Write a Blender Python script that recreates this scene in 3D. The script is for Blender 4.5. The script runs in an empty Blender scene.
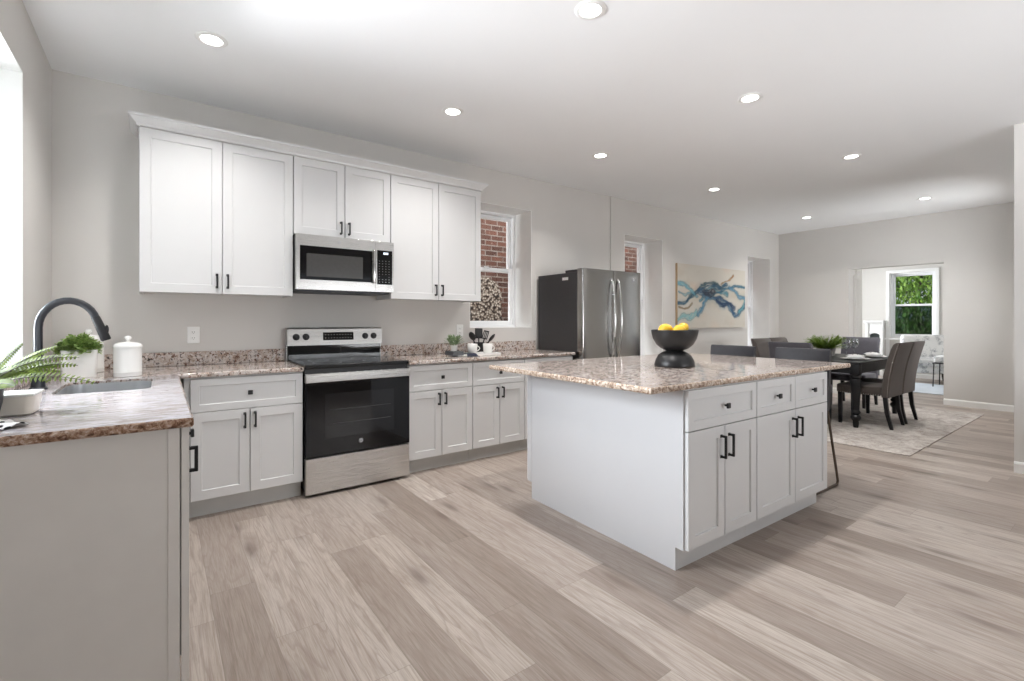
import bpy, bmesh, math, random
from mathutils import Vector, Matrix, noise as mnoise

R = math.radians
PI = math.pi
random.seed(7)
C = bpy.context.scene.collection
SC = bpy.context.scene

# ------------------------------------------------------------------ camera, world, light
TH = R(36.54)
H = 1.238
cam_d = bpy.data.cameras.new('camera')
cam = bpy.data.objects.new('camera', cam_d)
C.objects.link(cam)
cam.location = (0, 0, H)
cam.rotation_euler = (R(90), 0, -TH)
cam_d.sensor_width = 36.0
cam_d.lens = 475.65 * 36 / 1024
cam_d.shift_y = -(340.5 - 320.3) / 1024
cam_d.clip_start = 0.05
SC.camera = cam
SC.view_settings.view_transform = 'Standard'
SC.view_settings.look = 'None'
SC.view_settings.exposure = 0.44
SC.view_settings.gamma = 1
SC.view_settings.use_curve_mapping = False
SC.cycles.use_denoising = True
SC.cycles.max_bounces = 10
SC.cycles.diffuse_bounces = 6
SC.cycles.sample_clamp_indirect = 6
SC.cycles.caustics_reflective = False
SC.cycles.caustics_refractive = False

world = bpy.data.worlds.new('sky')
SC.world = world
world.use_nodes = True
bg = world.node_tree.nodes['Background']
bg.inputs[0].default_value = (0.86, 0.93, 1.0, 1)
bg.inputs[1].default_value = 0.65

LIGHT_W = 8.0          # each recessed downlight
def area(name, loc, rot, sx, sy, w, col):
    d = bpy.data.lights.new(name, 'AREA')
    d.shape = 'RECTANGLE'; d.size = sx; d.size_y = sy; d.energy = w; d.color = col
    o = bpy.data.objects.new(name, d); C.objects.link(o)
    o.location = loc; o.rotation_euler = rot
    return o
# daylight lamps outside the openings; rear, dining and sitting side windows are added
area('daylight_sink_window', (-2.5, 3.95, 2.2), (0, R(-80), R(-14)), 2.6, 1.7, 545, (0.88, 0.94, 1.0))
area('added_ceiling_fill_sink_window', (-6.6, 5.6, -0.02), (0, R(-105), R(-22)), 0.6, 3.4, 950, (0.95, 0.97, 1.0))  # added lamp that lifts the ceiling, set like bounce from sunlit ground
area('added_fill_rear', (3.2, -4.2, 0.3), (R(104), 0, 0), 3.6, 2.6, 345, (0.95, 0.97, 1.0))  # added fill outside an unseen rear window, tilted up to the ceiling
area('added_fill_dining', (7.2, -0.9, 0.9), (R(101), 0, R(-14)), 2.2, 2.4, 190, (0.94, 0.97, 1.0))  # added fill for the dining area, shining through an unseen window
area('added_fill_sitting', (12.2, 6.4, 1.5), (R(-90), 0, 0), 2.4, 2.8, 370, (0.94, 0.97, 1.0))  # added fill for the sitting room, from an unseen side window
area('sky_over_side_yard', (5.6, 5.17, 4.4), (0, 0, 0), 9.5, 0.9, 700, (0.93, 0.97, 1.0))

# ------------------------------------------------------------------ room constants
XL, YW, ZC, XF = -0.549, 4.161, 2.83, 9.245
YD = YW - 0.012         # dining part of the back wall stands a little proud
XS = 4.651              # where the two parts meet
CT = 0.9135             # counter top height

# ------------------------------------------------------------------ helpers: objects
def setp(o, label=None, cat=None, group=None, kind=None):
    if label: o['label'] = label
    if cat: o['category'] = cat
    if group: o['group'] = group
    if kind: o['kind'] = kind
    return o

def thing(name, label, cat, loc=(0, 0, 0), rz=0, group=None):
    o = bpy.data.objects.new(name, None)
    o.empty_display_size = 0.05
    C.objects.link(o)
    o.location = loc; o.rotation_euler = (0, 0, rz)
    return setp(o, label, cat, group)

def obj(name, bm, mat, parent=None, smooth=None, label=None):
    bmesh.ops.recalc_face_normals(bm, faces=bm.faces)
    me = bpy.data.meshes.new(name)
    bm.to_mesh(me); bm.free()
    if smooth:
        me.polygons.foreach_set('use_smooth', [True] * len(me.polygons))
        me.set_sharp_from_angle(angle=R(smooth))
    if isinstance(mat, (list, tuple)):
        for m in mat: me.materials.append(m)
    else:
        me.materials.append(mat)
    o = bpy.data.objects.new(name, me)
    C.objects.link(o)
    if parent: o.parent = parent
    if label: o['label'] = label
    return o

def struct(name, bm, mat, parent=None, smooth=None):
    o = obj(name, bm, mat, parent, smooth)
    o['kind'] = 'structure'
    return o

def copy_tree(o, parent=None):
    c = o.copy(); C.objects.link(c)
    if parent: c.parent = parent
    for ch in list(o.children): copy_tree(ch, c)
    return c

def dup(o, loc, rz, label, group=None):
    c = copy_tree(o)
    c.location = loc; c.rotation_euler = (0, 0, rz)
    c['label'] = label
    if group: c['group'] = group
    return c

# ------------------------------------------------------------------ helpers: shapes
def NB(): return bmesh.new()

def box(bm, x0, y0, z0, x1, y1, z1, bev=0.0, seg=2, M=None, mi=0):
    t = bmesh.new() if bev else bm
    vs = [t.verts.new((x, y, z)) for x in (x0, x1) for y in (y0, y1) for z in (z0, z1)]
    fs = []
    for f in ((0, 1, 3, 2), (4, 6, 7, 5), (0, 4, 5, 1), (2, 3, 7, 6), (0, 2, 6, 4), (1, 5, 7, 3)):
        fs.append(t.faces.new([vs[i] for i in f]))
    if bev:
        bmesh.ops.bevel(t, geom=list(t.edges), offset=bev, segments=seg, affect='EDGES', profile=0.5)
        merge(bm, t, M, mi)
    else:
        for f in fs: f.material_index = mi
        if M:
            for v in vs: v.co = M @ v.co

def merge(bm, t, M=None, mi=0):
    mp = {}
    for v in t.verts: mp[v] = bm.verts.new(M @ v.co if M else v.co)
    for f in t.faces:
        try:
            nf = bm.faces.new([mp[v] for v in f.verts]); nf.material_index = mi
        except ValueError: pass
    t.free()

def lathe(bm, prof, n=32, M=None, mi=0, closed=False):
    rings = []
    for r, z in prof:
        if r < 1e-6: rings.append([bm.verts.new((0, 0, z))])
        else: rings.append([bm.verts.new((r * math.cos(2 * PI * i / n), r * math.sin(2 * PI * i / n), z)) for i in range(n)])
    if M:
        for rg in rings:
            for v in rg: v.co = M @ v.co
    pairs = list(zip(rings[:-1], rings[1:]))
    if closed: pairs.append((rings[-1], rings[0]))
    for a, b in pairs:
        for i in range(n):
            j = (i + 1) % n
            if len(a) == 1 and len(b) == 1: continue
            if len(a) == 1: f = bm.faces.new((a[0], b[j], b[i]))
            elif len(b) == 1: f = bm.faces.new((a[i], a[j], b[0]))
            else: f = bm.faces.new((a[i], a[j], b[j], b[i]))
            f.material_index = mi

def tube(bm, pts, r, n=10, mi=0, cap=True):
    pts = [Vector(p) for p in pts]
    rs = r if isinstance(r, (list, tuple)) else [r] * len(pts)
    rings = []; up = None
    for i, p in enumerate(pts):
        if i == 0: d = pts[1] - p
        elif i == len(pts) - 1: d = p - pts[i - 1]
        else: d = (pts[i + 1] - p).normalized() + (p - pts[i - 1]).normalized()
        d.normalize()
        if up is None:
            up = Vector((0, 0, 1)) if abs(d.z) < 0.9 else Vector((1, 0, 0))
        a = d.cross(up); a.normalize(); b = a.cross(d); up = b
        rings.append([bm.verts.new(p + rs[i] * (math.cos(2 * PI * k / n) * a + math.sin(2 * PI * k / n) * b)) for k in range(n)])
    for a, b in zip(rings[:-1], rings[1:]):
        for k in range(n):
            f = bm.faces.new((a[k], a[(k + 1) % n], b[(k + 1) % n], b[k])); f.material_index = mi
    if cap:
        for rg in (rings[0], rings[-1]):
            f = bm.faces.new(rg); f.material_index = mi

def prism(bm, poly, axis, a0, a1, mi=0):
    """extrude a 2-D polygon along an axis ('x': poly in (y,z); 'y': (x,z); 'z': (x,y))"""
    def P(u, v, a):
        return {'x': (a, u, v), 'y': (u, a, v), 'z': (u, v, a)}[axis]
    A = [bm.verts.new(P(u, v, a0)) for u, v in poly]; B = [bm.verts.new(P(u, v, a1)) for u, v in poly]
    n = len(poly)
    fs = [bm.faces.new(A), bm.faces.new(B)]
    for i in range(n): fs.append(bm.faces.new((A[i], A[(i + 1) % n], B[(i + 1) % n], B[i])))
    for f in fs: f.material_index = mi

def ball(bm, c, r, sub=2, sc=(1, 1, 1), mi=0, M=None):
    t = bmesh.new()
    bmesh.ops.create_icosphere(t, subdivisions=sub, radius=r)
    for v in t.verts:
        v.co = Vector((v.co.x * sc[0], v.co.y * sc[1], v.co.z * sc[2]))
        if M: v.co = M @ v.co
        v.co += Vector(c)
    merge(bm, t, None, mi)

def wall_mesh(axis, a0, a1, z0, z1, n0, n1, holes):
    """wall along axis ('x' or 'y') from a0..a1, thickness n0..n1 on the other axis, rectangular holes (a,b,z,z)"""
    bm = NB()
    As = sorted({a0, a1, *[h[0] for h in holes], *[h[1] for h in holes]})
    Zs = sorted({z0, z1, *[h[2] for h in holes], *[h[3] for h in holes]})
    As = [a for a in As if a0 <= a <= a1]; Zs = [z for z in Zs if z0 <= z <= z1]
    def solid(i, j):
        if i < 0 or j < 0 or i >= len(As) - 1 or j >= len(Zs) - 1: return False
        ca = (As[i] + As[i + 1]) / 2; cz = (Zs[j] + Zs[j + 1]) / 2
        return not any(h[0] < ca < h[1] and h[2] < cz < h[3] for h in holes)
    vc = {}
    def V(a, n, z):
        k = (round(a, 5), round(n, 5), round(z, 5))
        if k not in vc: vc[k] = bm.verts.new((a, n, z) if axis == 'x' else (n, a, z))
        return vc[k]
    for i in range(len(As) - 1):
        for j in range(len(Zs) - 1):
            if not solid(i, j): continue
            A, B, Z, Y = As[i], As[i + 1], Zs[j], Zs[j + 1]
            for n in (n0, n1): bm.faces.new((V(A, n, Z), V(B, n, Z), V(B, n, Y), V(A, n, Y)))
            if not solid(i - 1, j): bm.faces.new((V(A, n0, Z), V(A, n1, Z), V(A, n1, Y), V(A, n0, Y)))
            if not solid(i + 1, j): bm.faces.new((V(B, n0, Z), V(B, n1, Z), V(B, n1, Y), V(B, n0, Y)))
            if not solid(i, j - 1): bm.faces.new((V(A, n0, Z), V(B, n0, Z), V(B, n1, Z), V(A, n1, Z)))
            if not solid(i, j + 1): bm.faces.new((V(A, n0, Y), V(B, n0, Y), V(B, n1, Y), V(A, n1, Y)))
    return bm

def text_bm(s, size, M, depth=0.001):
    cu = bpy.data.curves.new('lettering', 'FONT'); cu.body = s; cu.size = size; cu.extrude = depth
    cu.align_x = 'CENTER'; cu.align_y = 'CENTER'
    o = bpy.data.objects.new('lettering', cu); C.objects.link(o)
    dg = bpy.context.evaluated_depsgraph_get()
    me = bpy.data.meshes.new_from_object(o.evaluated_get(dg))
    bm = NB(); bm.from_mesh(me); bm.transform(M)
    bpy.data.objects.remove(o); bpy.data.curves.remove(cu); bpy.data.meshes.remove(me)
    return bm

# ------------------------------------------------------------------ materials
def srgb(r, g, b):
    f = lambda c: c / 12.92 if c <= 0.04045 else ((c + 0.055) / 1.055) ** 2.4
    return (f(r / 255), f(g / 255), f(b / 255), 1)

class NT:
    def __init__(s, name):
        s.m = bpy.data.materials.new(name); s.m.use_nodes = True
        s.t = s.m.node_tree; s.t.nodes.clear()
        s.out = s.n('ShaderNodeOutputMaterial')
    def n(s, typ, **kw):
        nd = s.t.nodes.new(typ)
        for k, v in kw.items(): setattr(nd, k, v)
        return nd
    def l(s, a, b): s.t.links.new(a, b)
    def set(s, inp, v):
        if hasattr(v, 'is_output') or isinstance(v, bpy.types.NodeSocket): s.l(v, inp)
        else: inp.default_value = v
    def math(s, op, a, b=0.0, c=0.0):
        nd = s.n('ShaderNodeMath', operation=op)
        s.set(nd.inputs[0], a); s.set(nd.inputs[1], b); s.set(nd.inputs[2], c)
        return nd.outputs[0]
    def coord(s, scale=(1, 1, 1), kind='Object'):
        tc = s.n('ShaderNodeTexCoord'); mp = s.n('ShaderNodeMapping')
        mp.inputs['Scale'].default_value = scale
        s.l(tc.outputs[kind], mp.inputs['Vector'])
        return mp.outputs[0]
    def noise(s, vec, scale, detail=4, rough=0.55, dist=0.0):
        nd = s.n('ShaderNodeTexNoise'); s.l(vec, nd.inputs['Vector'])
        nd.inputs['Scale'].default_value = scale; nd.inputs['Detail'].default_value = detail
        nd.inputs['Roughness'].default_value = rough; nd.inputs['Distortion'].default_value = dist
        return nd.outputs['Fac']
    def ramp(s, fac, stops, interp='LINEAR'):
        nd = s.n('ShaderNodeValToRGB'); s.l(fac, nd.inputs[0])
        cr = nd.color_ramp; cr.interpolation = interp
        while len(cr.elements) < len(stops): cr.elements.new(0.5)
        for e, (p, c) in zip(cr.elements, stops): e.position = p; e.color = c
        return nd.outputs[0]
    def mix(s, fac, a, b, blend='MIX'):
        nd = s.n('ShaderNodeMix', data_type='RGBA', blend_type=blend)
        s.set(nd.inputs[0], fac); s.set(nd.inputs[6], a); s.set(nd.inputs[7], b)
        return nd.outputs[2]
    def pbr(s, col, rough=0.5, metal=0.0, spec=0.5, bump=None, bstr=0.1, bdist=0.002, **kw):
        p = s.n('ShaderNodeBsdfPrincipled')
        s.set(p.inputs['Base Color'], col); s.set(p.inputs['Roughness'], rough); s.set(p.inputs['Metallic'], metal)
        s.set(p.inputs['Specular IOR Level'], spec)
        for k, v in kw.items(): s.set(p.inputs[k.replace('_', ' ')], v)
        if bump is not None:
            b = s.n('ShaderNodeBump'); b.inputs['Strength'].default_value = bstr; b.inputs['Distance'].default_value = bdist
            s.l(bump, b.inputs['Height']); s.l(b.outputs[0], p.inputs['Normal'])
        s.l(p.outputs[0], s.out.inputs[0])
        return s.m

def plain(name, rgb, rough=0.5, metal=0.0, spec=0.5, var=0.04, nscale=9, bstr=0.0, bscale=200):
    t = NT(name); v = t.coord()
    c = srgb(*rgb)
    a = tuple(min(1, x * (1 - var)) for x in c[:3]) + (1,); b = tuple(min(1, x * (1 + var)) for x in c[:3]) + (1,)
    col = t.ramp(t.noise(v, nscale, 3), [(0.3, a), (0.7, b)])
    bump = t.noise(v, bscale, 2) if bstr else None
    return t.pbr(col, rough, metal, spec, bump, bstr or 0.1)

M = {}
M['wall'] = plain('greige_wall_paint', (212, 209, 205), 0.85, spec=0.25, var=0.015, nscale=1.5, bstr=0.05, bscale=350)
M['sitwall'] = plain('pale_grey_wall_paint', (214, 211, 206), 0.85, spec=0.25, var=0.015, nscale=1.5)
M['ceil'] = plain('white_ceiling_paint', (245, 246, 247), 0.9, spec=0.2, var=0.01, nscale=1.0, bstr=0.05, bscale=250)
M['trim'] = plain('white_trim_paint', (238, 238, 236), 0.4, var=0.01)
M['vinyl'] = plain('white_window_vinyl', (240, 241, 242), 0.35, var=0.01)
M['cab'] = plain('white_cabinet_lacquer', (216, 216, 216), 0.33, var=0.01, nscale=3)
M['endp'] = plain('pale_grey_end_panel', (228, 225, 221), 0.4, var=0.03, nscale=5)
M['gloss_panel'] = plain('white_gloss_end_panel', (206, 206, 208), 0.16, var=0.01, nscale=3)
M['toe'] = plain('grey_toe_kick', (196, 197, 195), 0.5, var=0.02)
M['dark_gap'] = plain('cabinet_interior', (70, 66, 62), 0.8)
M['black'] = plain('matte_black_metal', (28, 28, 30), 0.38, var=0.05)
M['faucet'] = plain('black_faucet_finish', (36, 38, 44), 0.28, var=0.05)
M['blackglass'] = plain('black_oven_glass', (6, 6, 8), 0.05, spec=0.4, var=0.05)
M['cooktop'] = plain('black_ceramic_cooktop', (14, 14, 15), 0.12, var=0.05)
M['window_dark'] = plain('oven_window_tint', (20, 20, 22), 0.08, var=0.08, nscale=6)
M['mw_window'] = plain('microwave_window_mesh', (66, 65, 64), 0.15, var=0.06, nscale=40)
M['white_cer'] = plain('white_ceramic', (238, 237, 234), 0.2, var=0.01)
M['cream_cer'] = plain('cream_ceramic', (222, 214, 204), 0.3, var=0.03)
M['plate'] = plain('outlet_plastic', (240, 240, 238), 0.35, var=0.01)
M['slot'] = plain('outlet_slot', (120, 118, 115), 0.5)
M['bowl'] = plain('matte_black_stoneware', (30, 30, 31), 0.38, var=0.15, nscale=30)
M['lemon'] = plain('lemon_peel', (238, 190, 52), 0.4, var=0.10, nscale=25, bstr=0.25, bscale=220)
M['stem'] = plain('green_stem', (86, 92, 50), 0.6, var=0.1)
M['soil'] = plain('potting_soil', (56, 44, 36), 0.95, var=0.3, nscale=60)
M['navy'] = plain('navy_cloth', (32, 36, 54), 0.85, var=0.15, nscale=60)
M['tray'] = plain('white_tray', (226, 226, 224), 0.4, var=0.02)
M['tray_dark'] = plain('dark_grey_book_cover', (84, 87, 90), 0.6, var=0.06)
M['blackplastic'] = plain('black_silicone', (22, 22, 24), 0.45, var=0.1)
M['leather'] = plain('black_leather', (40, 40, 46), 0.42, var=0.12, nscale=40, bstr=0.15, bscale=160)
M['bronze'] = plain('dark_bronze_tube', (84, 70, 58), 0.4, metal=0.4, var=0.1)
M['blackwood'] = plain('black_painted_wood', (22, 22, 24), 0.4, spec=0.35, var=0.15, nscale=20)
M['nail'] = plain('silver_nailhead', (206, 203, 200), 0.25, metal=0.9)
M['linen'] = plain('white_linen', (222, 222, 222), 0.9, var=0.04, nscale=60, bstr=0.2, bscale=300)
M['napring'] = plain('dark_napkin_ring', (70, 62, 60), 0.5)
M['planter'] = plain('grey_cement_planter', (150, 146, 142), 0.8, var=0.08, nscale=30)
M['firebox'] = plain('dark_firebox', (74, 82, 84), 0.6, var=0.15)
M['bark'] = plain('tree_bark', (110, 100, 88), 0.9, var=0.2, nscale=12)
M['ground'] = plain('outside_ground', (120, 118, 108), 0.95, var=0.15)
M['greyrug'] = plain('pale_blue_grey_rug', (196, 203, 210), 0.95, var=0.06, nscale=6, bstr=0.3, bscale=300)
M['canvas_edge'] = plain('canvas_edge', (186, 160, 128), 0.8, var=0.06)

def fabric(name, rgb, var=0.12, rough=0.9):
    t = NT(name); v = t.coord()
    c = srgb(*rgb)
    a = tuple(x * (1 - var) for x in c[:3]) + (1,); b = tuple(min(1, x * (1 + var)) for x in c[:3]) + (1,)
    f = t.math('ADD', t.math('MULTIPLY', t.noise(v, 12, 3), 0.5), t.math('MULTIPLY', t.noise(v, 180, 2), 0.5))
    return t.pbr(t.ramp(f, [(0.35, a), (0.65, b)]), rough, 0, 0.3, t.noise(v, 260, 2), 0.3, Sheen_Weight=0.15)
M['chair'] = fabric('grey_taupe_upholstery', (86, 79, 75))
M['chair_dark'] = fabric('charcoal_upholstery', (88, 86, 92))

def steel(name, rgb=(176, 174, 171), rough=0.28, axis='x'):
    t = NT(name)
    v = t.coord((1.5, 300, 300) if axis == 'x' else (300, 300, 1.5))
    n = t.noise(v, 4, 3, 0.6)
    c = srgb(*rgb)
    col = t.ramp(n, [(0.2, tuple(x * .97 for x in c[:3]) + (1,)), (0.8, tuple(min(1, x * 1.03) for x in c[:3]) + (1,))])
    r = t.math('ADD', t.math('MULTIPLY', n, 0.08), rough - 0.04)
    return t.pbr(col, r, 1.0, 0.5, n, 0.015, Anisotropic=0.5)
M['steel'] = steel('brushed_stainless_steel', (200, 198, 195))
M['steel_v'] = steel('stainless_fridge_door', (172, 170, 167), 0.2, 'z')
M['chrome'] = steel('satin_handle_steel', (205, 204, 202), 0.15)
M['sink'] = plain('sink_steel', (196, 198, 200), 0.32, metal=0.75, var=0.03, nscale=40)
M['fridge_side'] = plain('charcoal_fridge_side', (58, 58, 60), 0.45, var=0.05, nscale=30, bstr=0.1, bscale=500)

def granite(name, streak):
    t = NT(name)
    v = t.coord((1, 1, 1))
    vs = t.coord((1.2, 7.0, 7.0)) if streak else v
    n1 = t.noise(vs, 8 if streak else 15, 6, 0.68, 0.6)
    n2 = t.noise(vs, 24 if streak else 48, 5, 0.7, 0.3)
    n3 = t.noise(v, 44, 5, 0.75, 0.2)
    if streak:
        base = t.ramp(n1, [(0.30, srgb(118, 98, 88)), (0.42, srgb(156, 145, 142)), (0.54, srgb(192, 190, 195)), (0.72, srgb(158, 157, 165))])
        base = t.mix(t.ramp(n2, [(0.54, (0, 0, 0, 1)), (0.66, (.8, .8, .8, 1))]), base, srgb(146, 126, 116))
        col = t.mix(t.ramp(t.noise(vs, 18, 5, 0.75, 0.8), [(0.57, (0, 0, 0, 1)), (0.67, (.9, .9, .9, 1))]), base, srgb(88, 80, 82))
    else:
        base = t.ramp(n1, [(0.30, srgb(132, 108, 94)), (0.42, srgb(182, 164, 152)), (0.55, srgb(208, 200, 195)), (0.72, srgb(168, 160, 158))])
        base = t.mix(t.ramp(n2, [(0.53, (0, 0, 0, 1)), (0.60, (1, 1, 1, 1))]), base, srgb(112, 84, 70))
        base = t.mix(t.ramp(t.noise(v, 70, 3, 0.6), [(0.60, (0, 0, 0, 1)), (0.66, (.8, .8, .8, 1))]), base, srgb(232, 226, 222))
        col = t.mix(t.ramp(n3, [(0.56, (0, 0, 0, 1)), (0.61, (1, 1, 1, 1))]), base, srgb(46, 40, 40))
    return t.pbr(col, 0.08, 0, 0.5)
M['granite'] = granite('speckled_granite', False)
M['granite_streak'] = granite('streaked_granite', True)
def granite_edge(name, cs):
    t = NT(name); v = t.coord()
    n = t.noise(v, 60, 5, 0.75, 0.5)
    col = t.ramp(n, [(p, srgb(*c)) for p, c in zip((0.34, 0.44, 0.54, 0.66), cs)])
    return t.pbr(col, 0.22, 0, 0.5, t.noise(v, 70, 4), 0.4, 0.005)
M['granite_brown'] = granite_edge('chiselled_brown_granite_edge', ((62, 44, 36), (128, 94, 74), (178, 148, 126), (216, 202, 192)))
M['granite_edge'] = granite_edge('chiselled_granite_edge', ((70, 58, 52), (150, 124, 106), (204, 186, 168), (232, 224, 216)))

def planks():
    t = NT('grey_oak_plank_floor')
    tc = t.n('ShaderNodeTexCoord'); sx = t.n('ShaderNodeSeparateXYZ'); t.l(tc.outputs['Object'], sx.inputs[0])
    X, Y = sx.outputs[0], sx.outputs[1]
    W, L = 0.182, 1.32
    row = t.math('FLOOR', t.math('DIVIDE', X, W))
    wn = t.n('ShaderNodeTexWhiteNoise', noise_dimensions='1D'); t.l(row, wn.inputs['W'])
    yy = t.math('ADD', t.math('DIVIDE', Y, L), t.math('MULTIPLY', wn.outputs['Value'], 7.3))
    colr = t.math('FLOOR', yy)
    cb = t.n('ShaderNodeCombineXYZ'); t.l(row, cb.inputs[0]); t.l(colr, cb.inputs[1])
    wn2 = t.n('ShaderNodeTexWhiteNoise', noise_dimensions='3D'); t.l(cb.outputs[0], wn2.inputs['Vector'])
    rnd = wn2.outputs['Value']; rc = wn2.outputs['Color']
    # grain coordinates, shifted for each plank
    off = t.n('ShaderNodeVectorMath', operation='MULTIPLY_ADD')
    t.l(rc, off.inputs[0]); off.inputs[1].default_value = (13, 29, 17); t.l(tc.outputs['Object'], off.inputs[2])
    def mp(sc):
        m = t.n('ShaderNodeMapping'); m.inputs['Scale'].default_value = sc; t.l(off.outputs[0], m.inputs['Vector']); return m.outputs[0]
    g1 = t.noise(mp((9, .55, 1)), 2.2, 4, 0.6, 2.2)
    g2 = t.noise(mp((70, 2.0, 1)), 3.0, 4, 0.7, 0.3)
    g3 = t.noise(mp((5.5, 1.0, 1)), 1.5, 4, 0.65, 1.0)
    kn = t.n('ShaderNodeTexVoronoi', voronoi_dimensions='2D'); t.l(mp((5.0, 1.3, 1)), kn.inputs['Vector']); kn.inputs['Scale'].default_value = 1.0
    knot = t.ramp(kn.outputs['Distance'], [(0.0, (1, 1, 1, 1)), (0.07, (.85, .85, .85, 1)), (0.16, (.28, .28, .28, 1)), (0.36, (0, 0, 0, 1))])
    ksep = t.n('ShaderNodeSeparateColor'); t.l(kn.outputs['Color'], ksep.inputs[0])
    knot = t.math('MULTIPLY', knot, t.math('GREATER_THAN', ksep.outputs[0], 0.52))
    g4 = t.noise(mp((6.5, .5, 1)), 1.25, 1.5, 0.5, 0.6)
    ring = t.math('FRACT', t.math('ADD', t.math('MULTIPLY', g4, 11.0), t.math('MULTIPLY', kn.outputs['Distance'], 2.2)))
    tone = t.ramp(rnd, [(0.0, srgb(152, 140, 131)), (0.25, srgb(172, 161, 153)), (0.6, srgb(187, 177, 169)), (1.0, srgb(200, 191, 183))])
    grain = t.ramp(g1, [(0.30, srgb(208, 198, 191)), (0.5, srgb(246, 243, 240)), (0.70, srgb(255, 255, 255))])
    col = t.mix(0.75, tone, grain, 'MULTIPLY')
    fine = t.ramp(g2, [(0.28, srgb(194, 184, 177)), (0.60, (1, 1, 1, 1))])
    col = t.mix(0.7, col, fine, 'MULTIPLY')
    col = t.mix(t.ramp(ring, [(0.0, (.45, .45, .45, 1)), (0.25, (0, 0, 0, 1)), (.90, (0, 0, 0, 1)), (1, (.45, .45, .45, 1))]), col, srgb(140, 124, 114))
    dk = t.ramp(g3, [(0.54, (0, 0, 0, 1)), (0.70, (.7, .7, .7, 1))])
    col = t.mix(dk, col, srgb(146, 131, 121))
    col = t.mix(t.math('MULTIPLY', knot, t.math('ADD', t.math('MULTIPLY', g1, 1.1), .1)), col, srgb(98, 82, 74))
    # seams
    fx = t.math('FRACT', t.math('DIVIDE', X, W)); fy = t.math('FRACT', yy)
    ex = t.math('MINIMUM', fx, t.math('SUBTRACT', 1.0, fx)); ey = t.math('MINIMUM', fy, t.math('SUBTRACT', 1.0, fy))
    seam = t.math('MINIMUM', t.math('DIVIDE', ex, 0.010), t.math('DIVIDE', ey, 0.0016))
    sm = t.math('MINIMUM', seam, 1.0)
    col = t.mix(t.math('MULTIPLY', t.math('SUBTRACT', 1.0, sm), 0.45), col, srgb(96, 84, 76))
    rough = t.math('ADD', t.math('MULTIPLY', g2, 0.14), 0.27)
    return t.pbr(col, rough, 0, 0.42, sm, 0.12, 0.002)
M['floor'] = planks()

def bricks():
    t = NT('old_red_brick')
    tc = t.n('ShaderNodeTexCoord'); sx = t.n('ShaderNodeSeparateXYZ'); t.l(tc.outputs['Object'], sx.inputs[0])
    cb = t.n('ShaderNodeCombineXYZ'); t.l(sx.outputs[0], cb.inputs[0]); t.l(sx.outputs[2], cb.inputs[1])
    b = t.n('ShaderNodeTexBrick'); t.l(cb.outputs[0], b.inputs['Vector'])
    b.inputs['Color1'].default_value = srgb(100, 62, 48); b.inputs['Color2'].default_value = srgb(62, 40, 32)
    b.inputs['Mortar'].default_value = srgb(122, 113, 106)
    b.inputs['Scale'].default_value = 1.0; b.inputs['Brick Width'].default_value = 0.21; b.inputs['Row Height'].default_value = 0.075
    b.inputs['Mortar Size'].default_value = 0.009
    v = t.coord()
    st = t.ramp(t.noise(v, 7, 5, 0.7), [(0.4, (0, 0, 0, 1)), (0.6, (1, 1, 1, 1))])
    col = t.mix(t.math('MULTIPLY', st, 0.55), b.outputs['Color'], srgb(74, 50, 40))
    wh = t.ramp(t.noise(v, 22, 4, 0.7), [(0.62, (0, 0, 0, 1)), (0.72, (1, 1, 1, 1))])
    col = t.mix(t.math('MULTIPLY', wh, 0.5), col, srgb(176, 160, 148))
    return t.pbr(col, 0.9, 0, 0.2, b.outputs['Fac'], 0.6, 0.01)
M['brick'] = bricks()
def rubble():
    t = NT('rubble_stone'); v = t.coord()
    vo = t.n('ShaderNodeTexVoronoi'); t.l(v, vo.inputs['Vector']); vo.inputs['Scale'].default_value = 28
    col = t.ramp(vo.outputs['Distance'], [(0.25, srgb(158, 148, 136)), (0.5, srgb(112, 98, 86)), (0.7, srgb(46, 37, 32))])
    return t.pbr(col, 0.9, 0, 0.2, vo.outputs['Distance'], 0.8, 0.02)
M['rubble'] = rubble()

def glass(name='window_glass', tint=(1, 1, 1, 1), refl=1.0):
    t = NT(name)
    tr = t.n('ShaderNodeBsdfTransparent'); tr.inputs[0].default_value = tint
    gl = t.n('ShaderNodeBsdfGlossy'); gl.inputs['Roughness'].default_value = 0.02
    lw = t.n('ShaderNodeFresnel'); lw.inputs[0].default_value = 1.45
    mx = t.n('ShaderNodeMixShader'); ge = t.n('ShaderNodeNewGeometry')
    t.l(t.math('MULTIPLY', t.math('ADD', t.math('MULTIPLY', lw.outputs[0], refl), 0.12 if refl > 1.2 else 0.0), t.math('SUBTRACT', 1.0, ge.outputs['Backfacing'])), mx.inputs[0])
    t.l(tr.outputs[0], mx.inputs[1]); t.l(gl.outputs[0], mx.inputs[2]); t.l(mx.outputs[0], t.out.inputs[0])
    return t.m
M['glass'] = glass()
M['wine'] = glass('wine_glass', (0.93, 0.945, 0.95, 1), 1.6)
M['screen'] = glass('insect_screen', (0.42, 0.50, 0.54, 1), 0.5)

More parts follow.
